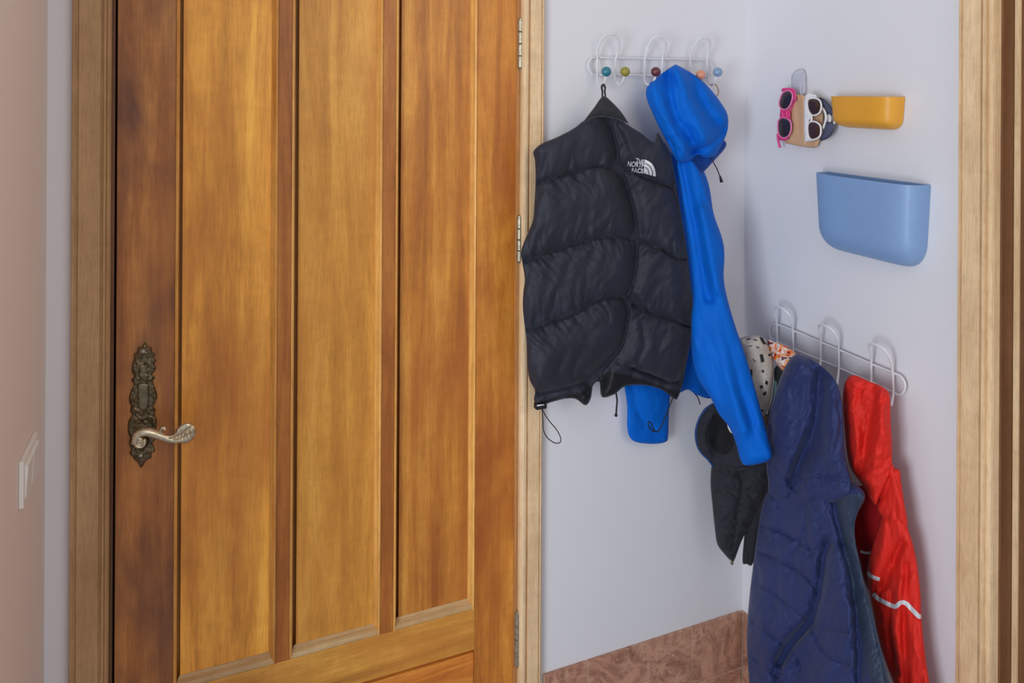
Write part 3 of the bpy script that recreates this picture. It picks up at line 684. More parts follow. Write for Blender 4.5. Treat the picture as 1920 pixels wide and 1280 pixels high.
def emblem():
    vs_, fs = [], []
    def put(xy, f):
        v, ff = thick(RV, xy, f, 0.0010, 0.0042); k = len(vs_)
        vs_.extend(v.tolist()); fs.extend([tuple(i+k for i in q) for q in ff])
    a = math.radians(12.5); ca, sa = math.cos(a), math.sin(a)
    for s_, x0, y0, w, hh in (('THE', 1190.5, 309.5, 15.5, 8.2), ('NORTH', 1176.5, 313.0, 31, 8.4), ('FACE', 1184, 324.6, 21, 8.0)):
        v, f = text_mesh(s_); mn, mx = v.min(0), v.max(0)
        u = (v[:, 0]-mn[0])/(mx[0]-mn[0])*w; q = (v[:, 1]-mn[1])/(mx[1]-mn[1])*hh
        xy = np.stack([x0+u*ca+q*sa*0.3, y0+u*sa-q*ca], 1); put(xy, f)
    # quarter dome in three bands
    cx, cy = 1205.5, 329.0
    for r1, r2 in ((0.0, 9.0), (10.6, 15.5), (17.1, 22.6)):
        n = 14; xy = []; f = []
        for k in range(n+1):
            an = math.pi/2*k/n
            for r in (r1, r2):
                px = r*math.sin(an)*1.0; py = -r*math.cos(an)*1.1
                xy.append((cx+px*ca-py*sa*0.2, cy+px*sa+py*ca))
        for k in range(n): f.append((2*k, 2*k+1, 2*k+3, 2*k+2))
        put(np.array(xy), f)
    obj('emblem', vs_, fs, M['white_em'], vb, smooth=False, label='white embroidered THE NORTH FACE emblem with half dome')
emblem()

# ------------------------------------------------------------------ blue jacket
M['blue'] = fabric('blue_shell', (0, 104, 212), 0.7, sheen=0.03, wr=0.08, wscale=18, spec=0.15)
M['blue_d'] = fabric('blue_shell_inner', (0, 70, 160), 0.6, sheen=0.03, wr=0.15, wscale=24, spec=0.3)
jack = empty('blue_jacket', back(1290, 400, 0.05), 'bright blue hooded shell jacket hanging between the black vest and the corner', 'jacket')
bo = [(1245, 268), (1262, 290), (1300, 300), (1318, 318), (1330, 350), (1338, 400), (1352, 440), (1358, 470), (1356, 520), (1358, 560), (1346, 620), (1330, 700), (1335, 745), (1306, 740), (1290, 730), (1270, 735), (1262, 700), (1258, 600), (1250, 420), (1244, 320)]
bf = [('fold', [(1272, 300), (1285, 380), (1300, 460), (1318, 560), (1335, 620)], -0.012, 9, 11), ('fold', [(1258, 300), (1264, 400), (1275, 520), (1290, 640)], 0.008, 14, 14), ('fold', [(1300, 305), (1320, 360), (1340, 460)], 0.006, 9, 14), ('noise', 0.004, 30, 120, -10, 4)]
RJ = Relief(bo, PB(0.032), 0.026, 0.020, 26, bf, edge=8)
RJ.build('jacket_body', M['blue'], jack, step=2.5)
# long sleeve falling in front
so = [(1296, 300), (1316, 330), (1330, 380), (1346, 430), (1358, 470), (1357, 520), (1364, 560), (1380, 615), (1396, 660), (1412, 715), (1430, 780), (1442, 826), (1448, 852), (1440, 864), (1420, 870), (1396, 872), (1387, 858), (1381, 835), (1368, 802), (1348, 776), (1332, 745), (1310, 712), (1298, 670), (1296, 600), (1300, 540), (1288, 440), (1274, 340), (1270, 300)]
sb = P3((1290, 300, 1.895), (1340, 640, 1.84), (1440, 640, 1.845))
sf = [('fold', [(1280, 300), (1300, 400), (1318, 500), (1330, 560)], -0.020, 11, 9), ('fold', [(1318, 400), (1340, 520), (1352, 620), (1372, 720), (1395, 800)], 0.016, 12, 16),
      ('fold', [(1345, 560), (1362, 640), (1385, 720), (1410, 790)], -0.012, 8, 12), ('fold', [(1302, 640), (1320, 700), (1345, 750)], 0.009, 12, 10),
      ('noise', 0.007, 30, 140, -18, 14), ('fold', [(1380, 842), (1410, 846), (1446, 836)], -0.0018, 1.6, 1.6)]
Relief(so, sb, 0.028, 0.022, 26, sf, edge=8).build('sleeve', M['blue'], jack, step=2.5)
# other cuff below the vest
so2 = [(1172, 690), (1230, 690), (1258, 700), (1257, 730), (1254, 780), (1253, 815), (1249, 828), (1225, 832), (1195, 829), (1181, 820), (1176, 800), (1176, 760)]
RS2 = Relief(so2, PB(0.032), 0.014, 0.014, 16, [('fold', [(1185, 725), (1190, 760), (1205, 785), (1225, 800)], -0.006, 6, 9), ('bump', 1215, 750, 18, 30, 0.006), ('noise', 0.002, 16, 40, 0, 3)], edge=7)
RS2.build('sleeve', M['blue'], jack, step=2)
# hood
ho = [(1267, 121), (1270, 122), (1292, 134), (1314, 149), (1333, 168), (1350, 190), (1364, 214), (1365, 240), (1358, 262), (1350, 278), (1340, 292), (1322, 296), (1308, 290), (1296, 300), (1282, 304), (1268, 300), (1258, 280), (1246, 258), (1235, 238), (1226, 218), (1214, 190), (1211, 172), (1216, 158), (1230, 146), (1250, 131), (1264, 122)]
hfts = [('fold', [(1252, 145), (1256, 180), (1268, 222), (1292, 255), (1302, 285)], -0.024, 9, 13), ('fold', [(1296, 140), (1310, 180), (1330, 215), (1352, 240)], -0.022, 9, 12),
        ('fold', [(1272, 135), (1285, 175), (1300, 215), (1318, 255)], 0.016, 12, 12), ('fold', [(1230, 150), (1232, 190), (1250, 225), (1270, 255)], 0.012, 12, 10),
        ('fold', [(1255, 262), (1262, 278), (1268, 296)], -0.014, 4, 5), ('bump', 1282, 275, 17, 20, 0.012), ('fold', [(1262, 258), (1280, 250), (1300, 262)], -0.006, 3, 4),
        ('fold', [(1365, 236), (1345, 258), (1326, 274), (1300, 284)], -0.014, 5, 6), ('noise', 0.008, 26, 60, -25, 21), ('noise', 0.0022, 10, 22, -20, 22), ('ridgenoise', -0.004, 34, 90, -22, 23)]
RHd = Relief(ho, PBt(0.050, 125, 0.10, 300), 0.060, 0.018, 44, hfts, edge=8)
hood = RHd.build('hood', M['blue'], jack, step=2)
# chin flap under the hood
fo = [(1286, 296), (1300, 284), (1340, 276), (1352, 262), (1362, 268), (1358, 280), (1340, 300), (1314, 326), (1304, 316), (1296, 306)]
Relief(fo, PB(0.075), 0.012, 0.014, 10, [('noise', 0.002, 12, 20, 30, 2)], edge=5).build('chin_flap', M['blue_d'], jack, step=2)
MB().box(*sum([[a-b, a+b] for a, b in zip(back(1326, 284, 0.108), (0.008, 0.006, 0.005))], []), 0.002).build('cord_lock', M['black'], jack, smooth=False)
MB().tube(spline([back(x, y, 0.09) for x, y in [(1330, 286), (1337, 303), (1345, 318), (1351, 334)]], 6), 0.0014, 8).tube([back(1350, 330, .09), back(1353, 341, .09)], [0.0022, 0.0042], 8).build('hood_cord', M['black'], jack)
MB().tube(spline([back(x, y, 0.07) for x, y in [(1303, 738), (1308, 744), (1311, 752), (1313, 758)]], 6), 0.0014, 8).build('hem_cord', M['black'], jack)
MB().tube(spline([back(x, y, 0.05) for x, y in [(1334, 158), (1341, 158), (1347, 168), (1346, 177), (1340, 182)]], 6), 0.0016, 8).build('hanging_loop', plain('tan_loop', (190, 150, 120), 0.7), jack, label='tan loop at the hood')

# ------------------------------------------------------------------ black hooded jacket in the corner
M['blk'] = fabric('black_fleece', (46, 47, 54), 0.7, sheen=0.08, wr=0.3, wscale=40, spec=0.2)
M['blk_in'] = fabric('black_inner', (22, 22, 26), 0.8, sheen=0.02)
M['blue_trim'] = plain('blue_trim', (22, 62, 120), 0.6)
bj = empty('black_jacket', at_range(1385, 900, 1.93), 'black jacket with blue-edged hood hanging in the corner behind the blue sleeve', 'jacket')
bp = P3((1310, 800, 1.945), (1430, 800, 1.95), (1380, 1040, 1.95))
b1 = [(1338, 860), (1360, 845), (1400, 850), (1440, 840), (1444, 880), (1432, 925), (1418, 955), (1405, 985), (1390, 1015), (1376, 1052), (1369, 1050), (1358, 1038), (1345, 1020), (1340, 990), (1336, 950), (1332, 900)]
f1 = [('ridgenoise', 0.004, 30, 16, 35, 5), ('fold', [(1360, 870), (1370, 930), (1355, 1000)], 0.008, 14, 14), ('noise', 0.003, 12, 12, 0, 8), ('fold', [(1398, 880), (1385, 960), (1374, 1030)], -0.005, 4, 5)]
Relief(b1, bp, 0.026, 0.018, 20, f1, edge=6).build('jacket_body', M['blk'], bj, step=2)
b2 = [(1398, 860), (1450, 850), (1450, 900), (1440, 960), (1425, 1000), (1412, 1056), (1400, 1057), (1392, 1052), (1396, 1000), (1404, 940)]
Relief(b2, P3((1310, 800, 1.965), (1430, 800, 1.968), (1380, 1040, 1.965)), 0.016, 0.012, 12, [('noise', 0.003, 12, 30, 0, 9), ('fold', [(1412, 900), (1404, 1050)], -0.003, 2, 2)], edge=5).build('sleeve', M['blk'], bj, step=2)
# hood: rim ring and dark inside
hr = [(1336, 757), (1322, 768), (1310, 788), (1304, 810), (1306, 832), (1314, 848), (1326, 860), (1340, 870), (1370, 880), (1400, 876), (1400, 840), (1385, 800), (1350, 765)]
hp = P3((1310, 800, 1.925), (1400, 800, 1.91), (1350, 870, 1.92))
Rh2 = Relief(hr, hp, 0.018, 0.02, 10, [('bump', 1352, 818, 24, 38, -0.030), ('fold', [(1338, 775), (1324, 800), (1322, 830), (1334, 852)], 0.003, 4, 4), ('noise', 0.002, 14, 14, 0, 3)], edge=5)
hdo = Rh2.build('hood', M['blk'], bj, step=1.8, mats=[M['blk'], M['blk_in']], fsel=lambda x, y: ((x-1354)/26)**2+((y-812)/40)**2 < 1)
MB().tube(spline([Rh2.surf(np.array(x), np.array(y), 0.001) for x, y in [(1337, 757.5), (1322, 768.5), (1310.5, 788), (1305, 810), (1307, 832), (1315, 848), (1327, 860), (1337, 873)]], 6), 0.0030, 8).build('hood_piping', M['blue_trim'], hdo, label='dark blue piping')
o_ = Relief([(1363, 791), (1368, 797), (1374, 808), (1377, 814), (1370, 811), (1365, 803)], P3((1310, 800, 1.885), (1400, 800, 1.872), (1350, 870, 1.88)), 0.002, 0.002, 4, [], edge=2).build('care_label', M['white_em'], bj, step=1.2, label='small white label inside the hood')
zp = bp(np.array(1372), np.array(1049)); MB().box(zp[0]-.006, zp[0]+.001, zp[1]-.006, zp[1]-.001, zp[2]-.009, zp[2]+.006, 0.001).build('zip_pull', M['hinge'], bj, smooth=False)

# ------------------------------------------------------------------ cream patterned hat + cloths
def pattern_mat():
    mt, nt, b = newmat('cream_print'); co = objco(nt)
    n = noise_node(nt, co, 20, 4); base = ramp(nt, n, [(0.3, lin((168, 158, 148))), (0.7, lin((206, 196, 184)))])
    v = nt.nodes.new('ShaderNodeTexVoronoi'); v.inputs['Scale'].default_value = 42; nt.links.new(co, v.inputs['Vector'])
    f = ramp(nt, v.outputs['Distance'], [(0.12, (1, 1, 1, 1)), (0.16, (0, 0, 0, 1))])
    mk = ramp(nt, noise_node(nt, co, 14, 2), [(0.52, (0, 0, 0, 1)), (0.56, (0.6, 0.6, 0.6, 1))])
    c = mix(nt, base, v.outputs['Color'], mix(nt, f, mk, 1.0, 'MULTIPLY'))
    nt.links.new(c, b.inputs['Base Color']); b.inputs['Roughness'].default_value = 0.8
    bump(nt, n, b, 0.3, 0.004); return mt
M['cream'] = pattern_mat()
hat = empty('patterned_bag', at_range(1415, 700, 1.9), 'cream cloth bag printed with black marks behind the blue sleeve', 'bag')
hato = [(1383, 640), (1392, 632), (1412, 628), (1428, 630), (1440, 642), (1447, 664), (1450, 685), (1450, 710), (1447, 735), (1443, 760), (1436, 776), (1424, 780), (1405, 760), (1390, 720), (1382, 680)]
Rhat = Relief(hato, P3((1385, 640, 1.915), (1450, 640, 1.905), (1420, 780, 1.915)), 0.040, 0.035, 26, [('noise', 0.003, 18, 40, 0, 5), ('fold', [(1425, 700), (1428, 740), (1420, 775)], -0.004, 5, 5)], edge=6)
hatm = Rhat.build('bag_body', M['cream'], hat, step=1.8)
def patch(R, pts, mat, parent, name, lift=0.0006, step=None, t=0.0006):
    pts = np.array(pts, float); c = pts.mean(0); n = len(pts)
    rings = [c+(pts-c)*k for k in (1.0, 0.66, 0.33)]; xy = np.vstack(rings+[c[None]]); f = []
    for r in range(2):
        for i in range(n): j = (i+1) % n; f.append((r*n+i, r*n+j, (r+1)*n+j, (r+1)*n+i))
    for i in range(n): f.append((2*n+i, 2*n+(i+1) % n, 3*n))
    v, ff = thick(R, xy, f, t, lift); return v, ff
vv, ffs = [], []
for pts in ([(1424, 631), (1431, 633), (1441, 649), (1431, 646), (1426, 638)], [(1400, 636), (1408, 634), (1408, 636), (1401, 638)], [(1440, 664), (1445, 663), (1446, 667), (1441, 668)], [(1436, 712), (1440, 716), (1438, 722), (1434, 718)], [(1424, 722), (1430, 722), (1431, 727), (1426, 728)], [(1430, 736), (1436, 732), (1437, 738), (1432, 742)], [(1418, 650), (1424, 652), (1423, 654), (1418, 652)], [(1424, 665), (1430, 664), (1433, 678), (1427, 680)], [(1408, 692), (1411, 692), (1411, 706), (1406, 705)],
            [(1392, 661), (1396, 665), (1400, 668), (1398, 670), (1393, 666)], [(1412, 672), (1415, 676), (1418, 678), (1416, 679), (1412, 675)], [(1403, 650), (1411, 648), (1411, 649.5), (1404, 651)],
            [(1428, 694), (1431, 693), (1433, 696), (1431, 699), (1428, 697)], [(1424, 767), (1430, 766), (1432, 770), (1425, 772)], [(1412, 636), (1420, 638), (1419, 640), (1413, 638)]):
    v, f = patch(Rhat, pts, None, None, ''); obj('printed_mark', v, f, M['black'], hatm, smooth=False)
# strap under it
Relief([(1424, 772), (1434, 772), (1440, 782), (1438, 795), (1443, 800), (1430, 806), (1424, 790)], P3((1385, 640, 1.925), (1450, 640, 1.92), (1420, 780, 1.925)), 0.008, 0.006, 6, [], edge=3).build('bag_strap', plain('brown_strap', (110, 92, 84), 0.7), hat, step=1.5)

def print_mat(name, cols, sc):
    mt, nt, b = newmat(name); co = objco(nt)
    n = noise_node(nt, co, sc, 3, 0.5, dist=1.5)
    st = [(0.33+0.34*k/(len(cols)-1), lin(c)) for k, c in enumerate(cols)]
    r = ramp(nt, n, st); nt.links.new(r, b.inputs['Base Color']); b.inputs['Roughness'].default_value = 0.7; return mt
scarf = empty('printed_scarf', at_range(1468, 665, 1.87), 'small red, pink and orange printed cloth above the navy coat', 'scarf')
Relief([(1440, 636), (1452, 640), (1466, 645), (1480, 652), (1492, 662), (1496, 674), (1488, 690), (1474, 700), (1462, 690), (1450, 672), (1443, 655)], P3((1440, 640, 1.905), (1496, 660, 1.87), (1470, 700, 1.895)), 0.022, 0.010, 14, [('noise', 0.005, 12, 16, 20, 7)], edge=5).build('cloth', print_mat('scarf_print', [(120, 20, 40), (222, 60, 40), (238, 150, 30), (225, 170, 160), (240, 235, 225), (60, 40, 50), (150, 30, 40)], 38), scarf, step=1.6)
dark = empty('teal_cloth', at_range(1458, 740, 1.9), 'dark green and teal cloth hanging between the cream bag and the navy coat', 'cloth')
Relief([(1452, 690), (1470, 684), (1490, 690), (1490, 740), (1475, 790), (1455, 820), (1438, 812), (1436, 795), (1447, 760), (1452, 725)], P3((1440, 700, 1.935), (1490, 700, 1.90), (1450, 800, 1.940)), 0.008, 0.006, 10, [('noise', 0.004, 12, 40, 0, 6)], edge=5).build('cloth', fabric('dark_green_cloth', (28, 36, 38), 0.8), dark, step=2)
Relief([(1452, 716), (1457, 718), (1455, 745), (1448, 765), (1440, 786), (1437, 780), (1446, 752)], P3((1440, 700, 1.924), (1490, 700, 1.888), (1450, 800, 1.926)), 0.004, 0.004, 4, [], edge=2).build('lining', fabric('teal_lining', (92, 124, 124), 0.8), dark, step=1.4)

# ------------------------------------------------------------------ navy coat
M['navy'] = fabric('navy_nylon', (46, 57, 104), 0.6, sheen=0.1, wr=0.22, wscale=26, spec=0.25)
M['navy_in'] = fabric('navy_lining', (44, 60, 84), 0.55, sheen=0.05, wr=0.25, wscale=26)
navy = empty('padded_coat', right(1530, 950, 0.08), 'long navy blue padded coat with hood on the right wall, left of the red raincoat', 'coat')
nb_ = P3((1445, 900, 1.905), (1600, 900, 1.70), (1520, 1200, 1.80))
nb = P3((1420, 1100, 1.895), (1600, 1100, 1.665), (1520, 850, 1.79))
no = [(1470, 900), (1500, 880), (1560, 876), (1590, 890), (1600, 905), (1617, 918), (1622, 935), (1608, 962), (1602, 985), (1604, 1015), (1612, 1050), (1622, 1100), (1636, 1150), (1652, 1220), (1668, 1290), (1690, 1380), (1640, 1420), (1520, 1430), (1430, 1410), (1412, 1340), (1403, 1260), (1400, 1190), (1405, 1120), (1412, 1060), (1420, 1000), (1430, 945), (1445, 915)]
nf = [('seams', [[(1412, 1090), (1450, 1110), (1500, 1150), (1530, 1175)], [(1408, 1160), (1450, 1190), (1490, 1225), (1500, 1250)], [(1415, 1030), (1460, 1050), (1510, 1080), (1540, 1120)], [(1428, 985), (1470, 1000), (1520, 1030)], [(1405, 1230), (1440, 1250), (1480, 1290)]], 0.003, 3.0, 0.018, 26),
      ('fold', [(1560, 920), (1572, 985), (1590, 1050), (1602, 1120), (1608, 1200), (1612, 1300)], -0.036, 12, 9),
      ('fold', [(1553, 1020), (1545, 1050), (1540, 1090), (1532, 1130), (1520, 1165), (1490, 1200), (1465, 1240)], -0.044, 8, 12),
      ('fold', [(1520, 1165), (1550, 1175), (1590, 1180)], -0.008, 4, 4), ('fold', [(1518, 1168), (1535, 1200), (1555, 1225), (1590, 1240)], -0.012, 5, 5),
      ('fold', [(1508, 940), (1512, 990), (1520, 1040)], -0.008, 4, 4), ('bump', 1460, 1130, 40, 120, 0.012), ('bump', 1575, 1120, 24, 60, 0.012), ('bump', 1575, 1215, 26, 26, 0.010),
      ('bump', 1500, 1260, 30, 40, -0.038), ('fold', [(1515, 1175), (1498, 1195), (1480, 1215), (1470, 1235), (1462, 1262)], -0.03, 4, 16), ('bump', 1440, 1180, 26, 40, 0.010), ('bump', 1535, 1110, 18, 22, 0.008), ('noise', 0.008, 30, 70, -15, 31), ('noise', 0.0032, 12, 30, 35, 32), ('noise', 0.0013, 6, 16, 30, 33), ('ridgenoise', -0.0042, 26, 90, 20, 34), ('ridgenoise', -0.0028, 13, 46, -25, 35)]
RN = Relief(no, nb, 0.045, 0.018, 36, nf, edge=8)
RN.build('coat_body', M['navy'], navy, step=2.2, mats=[M['navy'], M['navy_in']], fsel=lambda x, y: (x > 1568+(y-950)*0.19) & (y > 930))
MB().tube([RN.surf(np.array(x), np.array(y), 0.0005) for x, y in spline([(1618, 930), (1606, 960), (1600, 985), (1602, 1020), (1611, 1060), (1621, 1105), (1635, 1158), (1650, 1220), (1666, 1290), (1684, 1370)], 6)], 0.0022, 8).build('zip', M['navy_in'], navy)
uo = [(1494, 664), (1510, 668), (1530, 678), (1550, 695), (1566, 712), (1576, 740), (1580, 770), (1583, 830), (1588, 870), (1598, 905), (1590, 930), (1540, 945), (1480, 940), (1445, 930), (1440, 900), (1436, 860), (1437, 820), (1441, 780), (1452, 740), (1466, 700), (1480, 674)]
uf = [('fold', [(1538, 700), (1535, 760), (1522, 820), (1500, 865), (1488, 900)], -0.050, 20, 12), ('fold', [(1500, 690), (1480, 730), (1470, 800), (1478, 880)], 0.016, 18, 16),
      ('fold', [(1552, 720), (1560, 800), (1556, 860)], 0.014, 10, 12), ('fold', [(1574, 760), (1578, 830), (1584, 890)], -0.006, 4, 4),
      ('gather', [(1440, 776), (1470, 772), (1490, 790)], 0.012, 14, 24, 51, 0.3), ('gather', [(1466, 720), (1500, 700), (1540, 700)], 0.009, 14, 24, 52, 0.2),
      ('seams', [[(1437, 850), (1460, 880), (1486, 900)], [(1440, 790), (1470, 830), (1490, 840)], [(1485, 900), (1530, 890), (1570, 888)]], 0.003, 3.5, 0.006, 18),
      ('gather', [(1490, 905), (1540, 898), (1580, 900)], 0.008, 9, 20, 53, 0), ('noise', 0.009, 20, 50, 15, 54), ('noise', 0.003, 9, 22, 20, 55), ('ridgenoise', -0.005, 24, 70, 22, 56), ('ridgenoise', -0.003, 12, 34, 5, 57)]
RU = Relief(uo, P3((1445, 800, 1.875), (1590, 800, 1.69), (1520, 930, 1.765)), 0.050, 0.018, 36, uf, edge=8)
RU.build('hood', M['navy'], navy, step=2.2)

# ------------------------------------------------------------------ red raincoat
M['red'] = fabric('red_rainwear', (228, 48, 38), 0.6, sheen=0.0, wr=0.12, wscale=24, spec=0.2)
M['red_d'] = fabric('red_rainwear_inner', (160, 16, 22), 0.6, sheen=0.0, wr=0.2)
M['reflect'] = plain('reflective_strip', (225, 228, 232), 0.4, var=0.03)
red = empty('raincoat', right(1650, 950, 0.05), 'red child raincoat with silver reflective strips hanging beside the right doorway', 'raincoat')
ri = [(1600, 915), (1640, 920), (1660, 960), (1660, 1060), (1650, 1120), (1625, 1100), (1606, 1040), (1596, 990)]
Rri = Relief(ri, P3((1600, 950, 1.785), (1660, 950, 1.735), (1630, 1080, 1.76)), 0.006, 0.008, 8, [('noise', 0.003, 16, 40, 0, 3)], edge=4)
rio = Rri.build('raincoat_inside', M['red_d'], red, step=2)
ro = [(1636, 905), (1655, 880), (1685, 880), (1690, 905), (1697, 950), (1701, 985), (1712, 1020), (1720, 1060), (1726, 1110), (1728, 1160), (1732, 1200), (1738, 1250), (1746, 1300), (1756, 1390), (1690, 1400), (1680, 1300), (1662, 1245), (1648, 1200), (1638, 1150), (1626, 1085), (1628, 1050), (1637, 1020), (1648, 985), (1652, 960), (1645, 930)]
rb = P3((1640, 1000, 1.73), (1720, 1000, 1.668), (1680, 1300, 1.698))
rf = [('fold', [(1690, 1020), (1672, 1060), (1658, 1100)], -0.022, 7, 10), ('fold', [(1700, 1060), (1694, 1140), (1698, 1240), (1704, 1330)], -0.013, 6, 6), ('fold', [(1690, 1090), (1680, 1200), (1690, 1340)], 0.014, 10, 10),
      ('fold', [(1660, 985), (1650, 1040), (1640, 1080)], 0.010, 10, 10), ('fold', [(1645, 960), (1665, 975), (1695, 972)], -0.0015, 1.5, 1.5), ('gather', [(1640, 955), (1660, 975), (1700, 975)], 0.003, 10, 16, 61, 0),
      ('fold', [(1672, 1110), (1668, 1180), (1680, 1260)], -0.013, 6, 6), ('noise', 0.007, 18, 60, -5, 62), ('noise', 0.0015, 8, 18, 10, 63), ('ridgenoise', -0.003, 22, 90, -8, 64)]
RR = Relief(ro, rb, 0.030, 0.016, 24, rf, edge=7)
rbody = RR.build('raincoat_body', M['red'], red, step=2)
rh = [(1598, 703), (1612, 706), (1633, 716), (1650, 722), (1664, 732), (1669, 746), (1670, 790), (1673, 840), (1670, 880), (1662, 905), (1650, 930), (1642, 947), (1632, 935), (1614, 905), (1596, 880), (1588, 850), (1583, 800), (1580, 760), (1582, 725), (1588, 710)]
rhf = [('fold', [(1640, 735), (1630, 790), (1618, 850), (1616, 880)], -0.019, 8, 10), ('fold', [(1600, 720), (1600, 780), (1612, 850)], 0.014, 10, 10), ('fold', [(1652, 740), (1650, 800), (1640, 870)], 0.014, 10, 10),
       ('fold', [(1592, 722), (1610, 735), (1622, 728)], -0.006, 4, 4), ('fold', [(1618, 880), (1640, 880), (1664, 870)], -0.003, 3, 4), ('noise', 0.009, 20, 40, 25, 71), ('noise', 0.0035, 9, 16, 25, 72),
       ('gather', [(1585, 716), (1610, 712), (1660, 735)], 0.003, 9, 14, 73, 0)]
Rrh = Relief(rh, P3((1590, 800, 1.765), (1668, 800, 1.694), (1640, 940, 1.708)), 0.034, 0.014, 26, rhf, edge=7)
Rrh.build('hood', M['red'], red, step=2)
rs = [(1664, 860), (1674, 868), (1680, 890), (1690, 920), (1699, 960), (1700, 990), (1670, 975), (1648, 962), (1644, 945), (1656, 920)]
Relief(rs, P3((1640, 1000, 1.725), (1720, 1000, 1.663), (1680, 800, 1.692)), 0.020, 0.014, 14, [('noise', 0.004, 12, 40, 0, 8)], edge=5).build('shoulder', M['red'], red, step=2)
def strip(R, line, w, parent, name='reflective_strip'):
    q = spline(line, 8); n = len(q); T = np.gradient(q, axis=0); T /= np.linalg.norm(T, axis=1)[:, None]; N = np.stack([-T[:, 1], T[:, 0]], 1)
    xy = np.vstack([q-N*w/2, q-N*w/6, q+N*w/6, q+N*w/2]); f = []
    for r in range(3):
        for i in range(n-1): f.append((r*n+i, (r+1)*n+i, (r+1)*n+i+1, r*n+i+1))
    v, ff = thick(R, xy, f, 0.0006, 0.0012); obj(name, v, ff, M['reflect'], parent, smooth=False)
strip(RR, [(1638, 1112), (1646, 1121), (1662, 1130), (1678, 1136), (1688, 1129), (1698, 1130), (1710, 1142), (1722, 1154), (1727, 1155)], 8, rbody)
strip(RR, [(1627, 1073), (1634, 1080), (1643, 1084), (1650, 1086)], 7, rbody)
strip(Rri, [(1613, 1033), (1622, 1036), (1636, 1036)], 5, rio)

# ------------------------------------------------------------------ wall boxes
def wall_box(name, label, px0, px1, ytop, ybot, depth, mat, parts_px=640, slope=0.0):
    y0 = float(right(px0, ytop)[1]); y1 = float(right(px1, ytop)[1])       # y0 > y1
    zt_ = float(right((px0+px1)/2, ytop)[2]); zb_ = float(right((px0+px1)/2, ybot)[2])
    t = empty(name, (XR, (y0+y1)/2, zb_), label, 'wall box')
    cy = (y0+y1)/2; hw = (y0-y1)/2; hh = zt_-zb_; n = 48; K = 22
    def ring(s, inset):
        # s: 0 bottom .. 1 top ; returns D-shaped loop from wall to wall
        rc = 0.30
        if s < rc: k = math.sqrt(max(0, 1-((rc-s)/rc)**2)); ww = 1-0.30*(1-k)-0.0; dd = 1-0.75*(1-k)
        else: ww = 1; dd = 1
        ww *= 0.93+0.07*s; dd *= 0.90+0.10*s
        a = hw*ww-inset; d = depth*dd-inset; z = zb_+hh*s
        L = []
        for i in range(n+1):
            u = math.pi*i/n; cx_, sx_ = math.cos(u), math.sin(u)
            e = 0.42
            L.append((XR-0.0015-inset-max(0.0, d-inset)*abs(sx_)**e, cy+a*math.copysign(abs(cx_)**e, cx_), max(z, zb_+inset*1.5)))
        return L
    ss = [0.0, 0.01, 0.03, 0.06, 0.10, 0.15, 0.2, 0.25, 0.3]+[0.3+0.7*i/8 for i in range(1, 9)]
    rings = [ring(s, 0) for s in ss]+[ring(1.0, 0.0012), ring(1.0, 0.0030)]+[ring(s, 0.003) for s in ss[::-1][1:]]
    v = [p for r in rings for p in r]; f = []; w = n+1
    for r in range(len(rings)-1):
        for i in range(n): f.append((r*w+i, r*w+i+1, (r+1)*w+i+1, (r+1)*w+i))
        f.append((r*w+n, r*w, (r+1)*w, (r+1)*w+n))
    f.append(tuple(range(w-1, -1, -1)))
    v = [(p[0], p[1], p[2]+(p[1]-cy)*slope) for p in v]
    b = obj('container', v, f, mat, t); sharp(b, 50)
    return t
wall_box('wall_box', 'large pale blue plastic wall pocket below the yellow one', 1553, 1746, 334, 484, 0.058, plain('blue_plastic', (132, 166, 210), 0.42, var=0.01), slope=0.0)
wall_box('wall_box', 'small mustard yellow plastic wall pocket beside the sunglasses', 1577, 1698, 181, 241, 0.045, plain('yellow_plastic', (232, 165, 52), 0.42, var=0.01), slope=0.0)

# ------------------------------------------------------------------ sunglasses organiser
M['tan'] = fabric('tan_leather', (218, 176, 138), 0.6, var=0.05, sheen=0.0, wr=0.15)
M['lens'] = plain('dark_lens', (52, 44, 46), 0.12, var=0.1, nscale=20, spec=0.7)
M['pink'] = plain('pink_plastic', (222, 60, 130), 0.3, var=0.03)
M['pink_rim'] = plain('pale_pink_plastic', (236, 130, 180), 0.3, var=0.03)
M['whitep'] = plain('white_plastic', (238, 236, 236), 0.3, var=0.01)
M['grey_p'] = plain('dark_grey_plastic', (74, 74, 90), 0.3, var=0.05)
def cr4(pts): return crop(pts, 1440, 80, 6.095)
def clear_mat():
    mt, nt, b = newmat('clear_plastic'); b.inputs['Transmission Weight'].default_value = 0.7; b.inputs['Roughness'].default_value = 0.1
    b.inputs['IOR'].default_value = 1.12; n = noise_node(nt, objco(nt), 20, 2)
    nt.links.new(ramp(nt, n, [(0.3, (0.86, 0.88, 0.96, 1)), (0.7, (0.93, 0.94, 1, 1))]), b.inputs['Base Color']); return mt
M['clear'] = clear_mat()
hk = empty('adhesive_hook', right(1500, 150, 0.003), 'clear plastic adhesive hook holding the tan sunglasses hanger', 'hook')
Relief(cr4([(270, 420), (290, 350), (340, 310), (400, 300), (430, 340), (440, 440), (430, 570), (380, 590), (290, 560)]), PR(0.005), 0.004, 0.0035, 6, [], edge=3).build('hook_plate', M['clear'], hk, step=1.6)
MB().tube(spline([right(x, y, o) for x, y, o in [(1500, 150, .008), (1501, 168, .010), (1502, 176, .016), (1505, 176, .022), (1508, 168, .024)]], 5), 0.0022, 8).build('hook_arm', M['clear'], hk)
tan = empty('sunglasses_hanger', right(1507, 225, 0.01), 'tan leather hanger on the right wall holding three pairs of sunglasses', 'hanger')
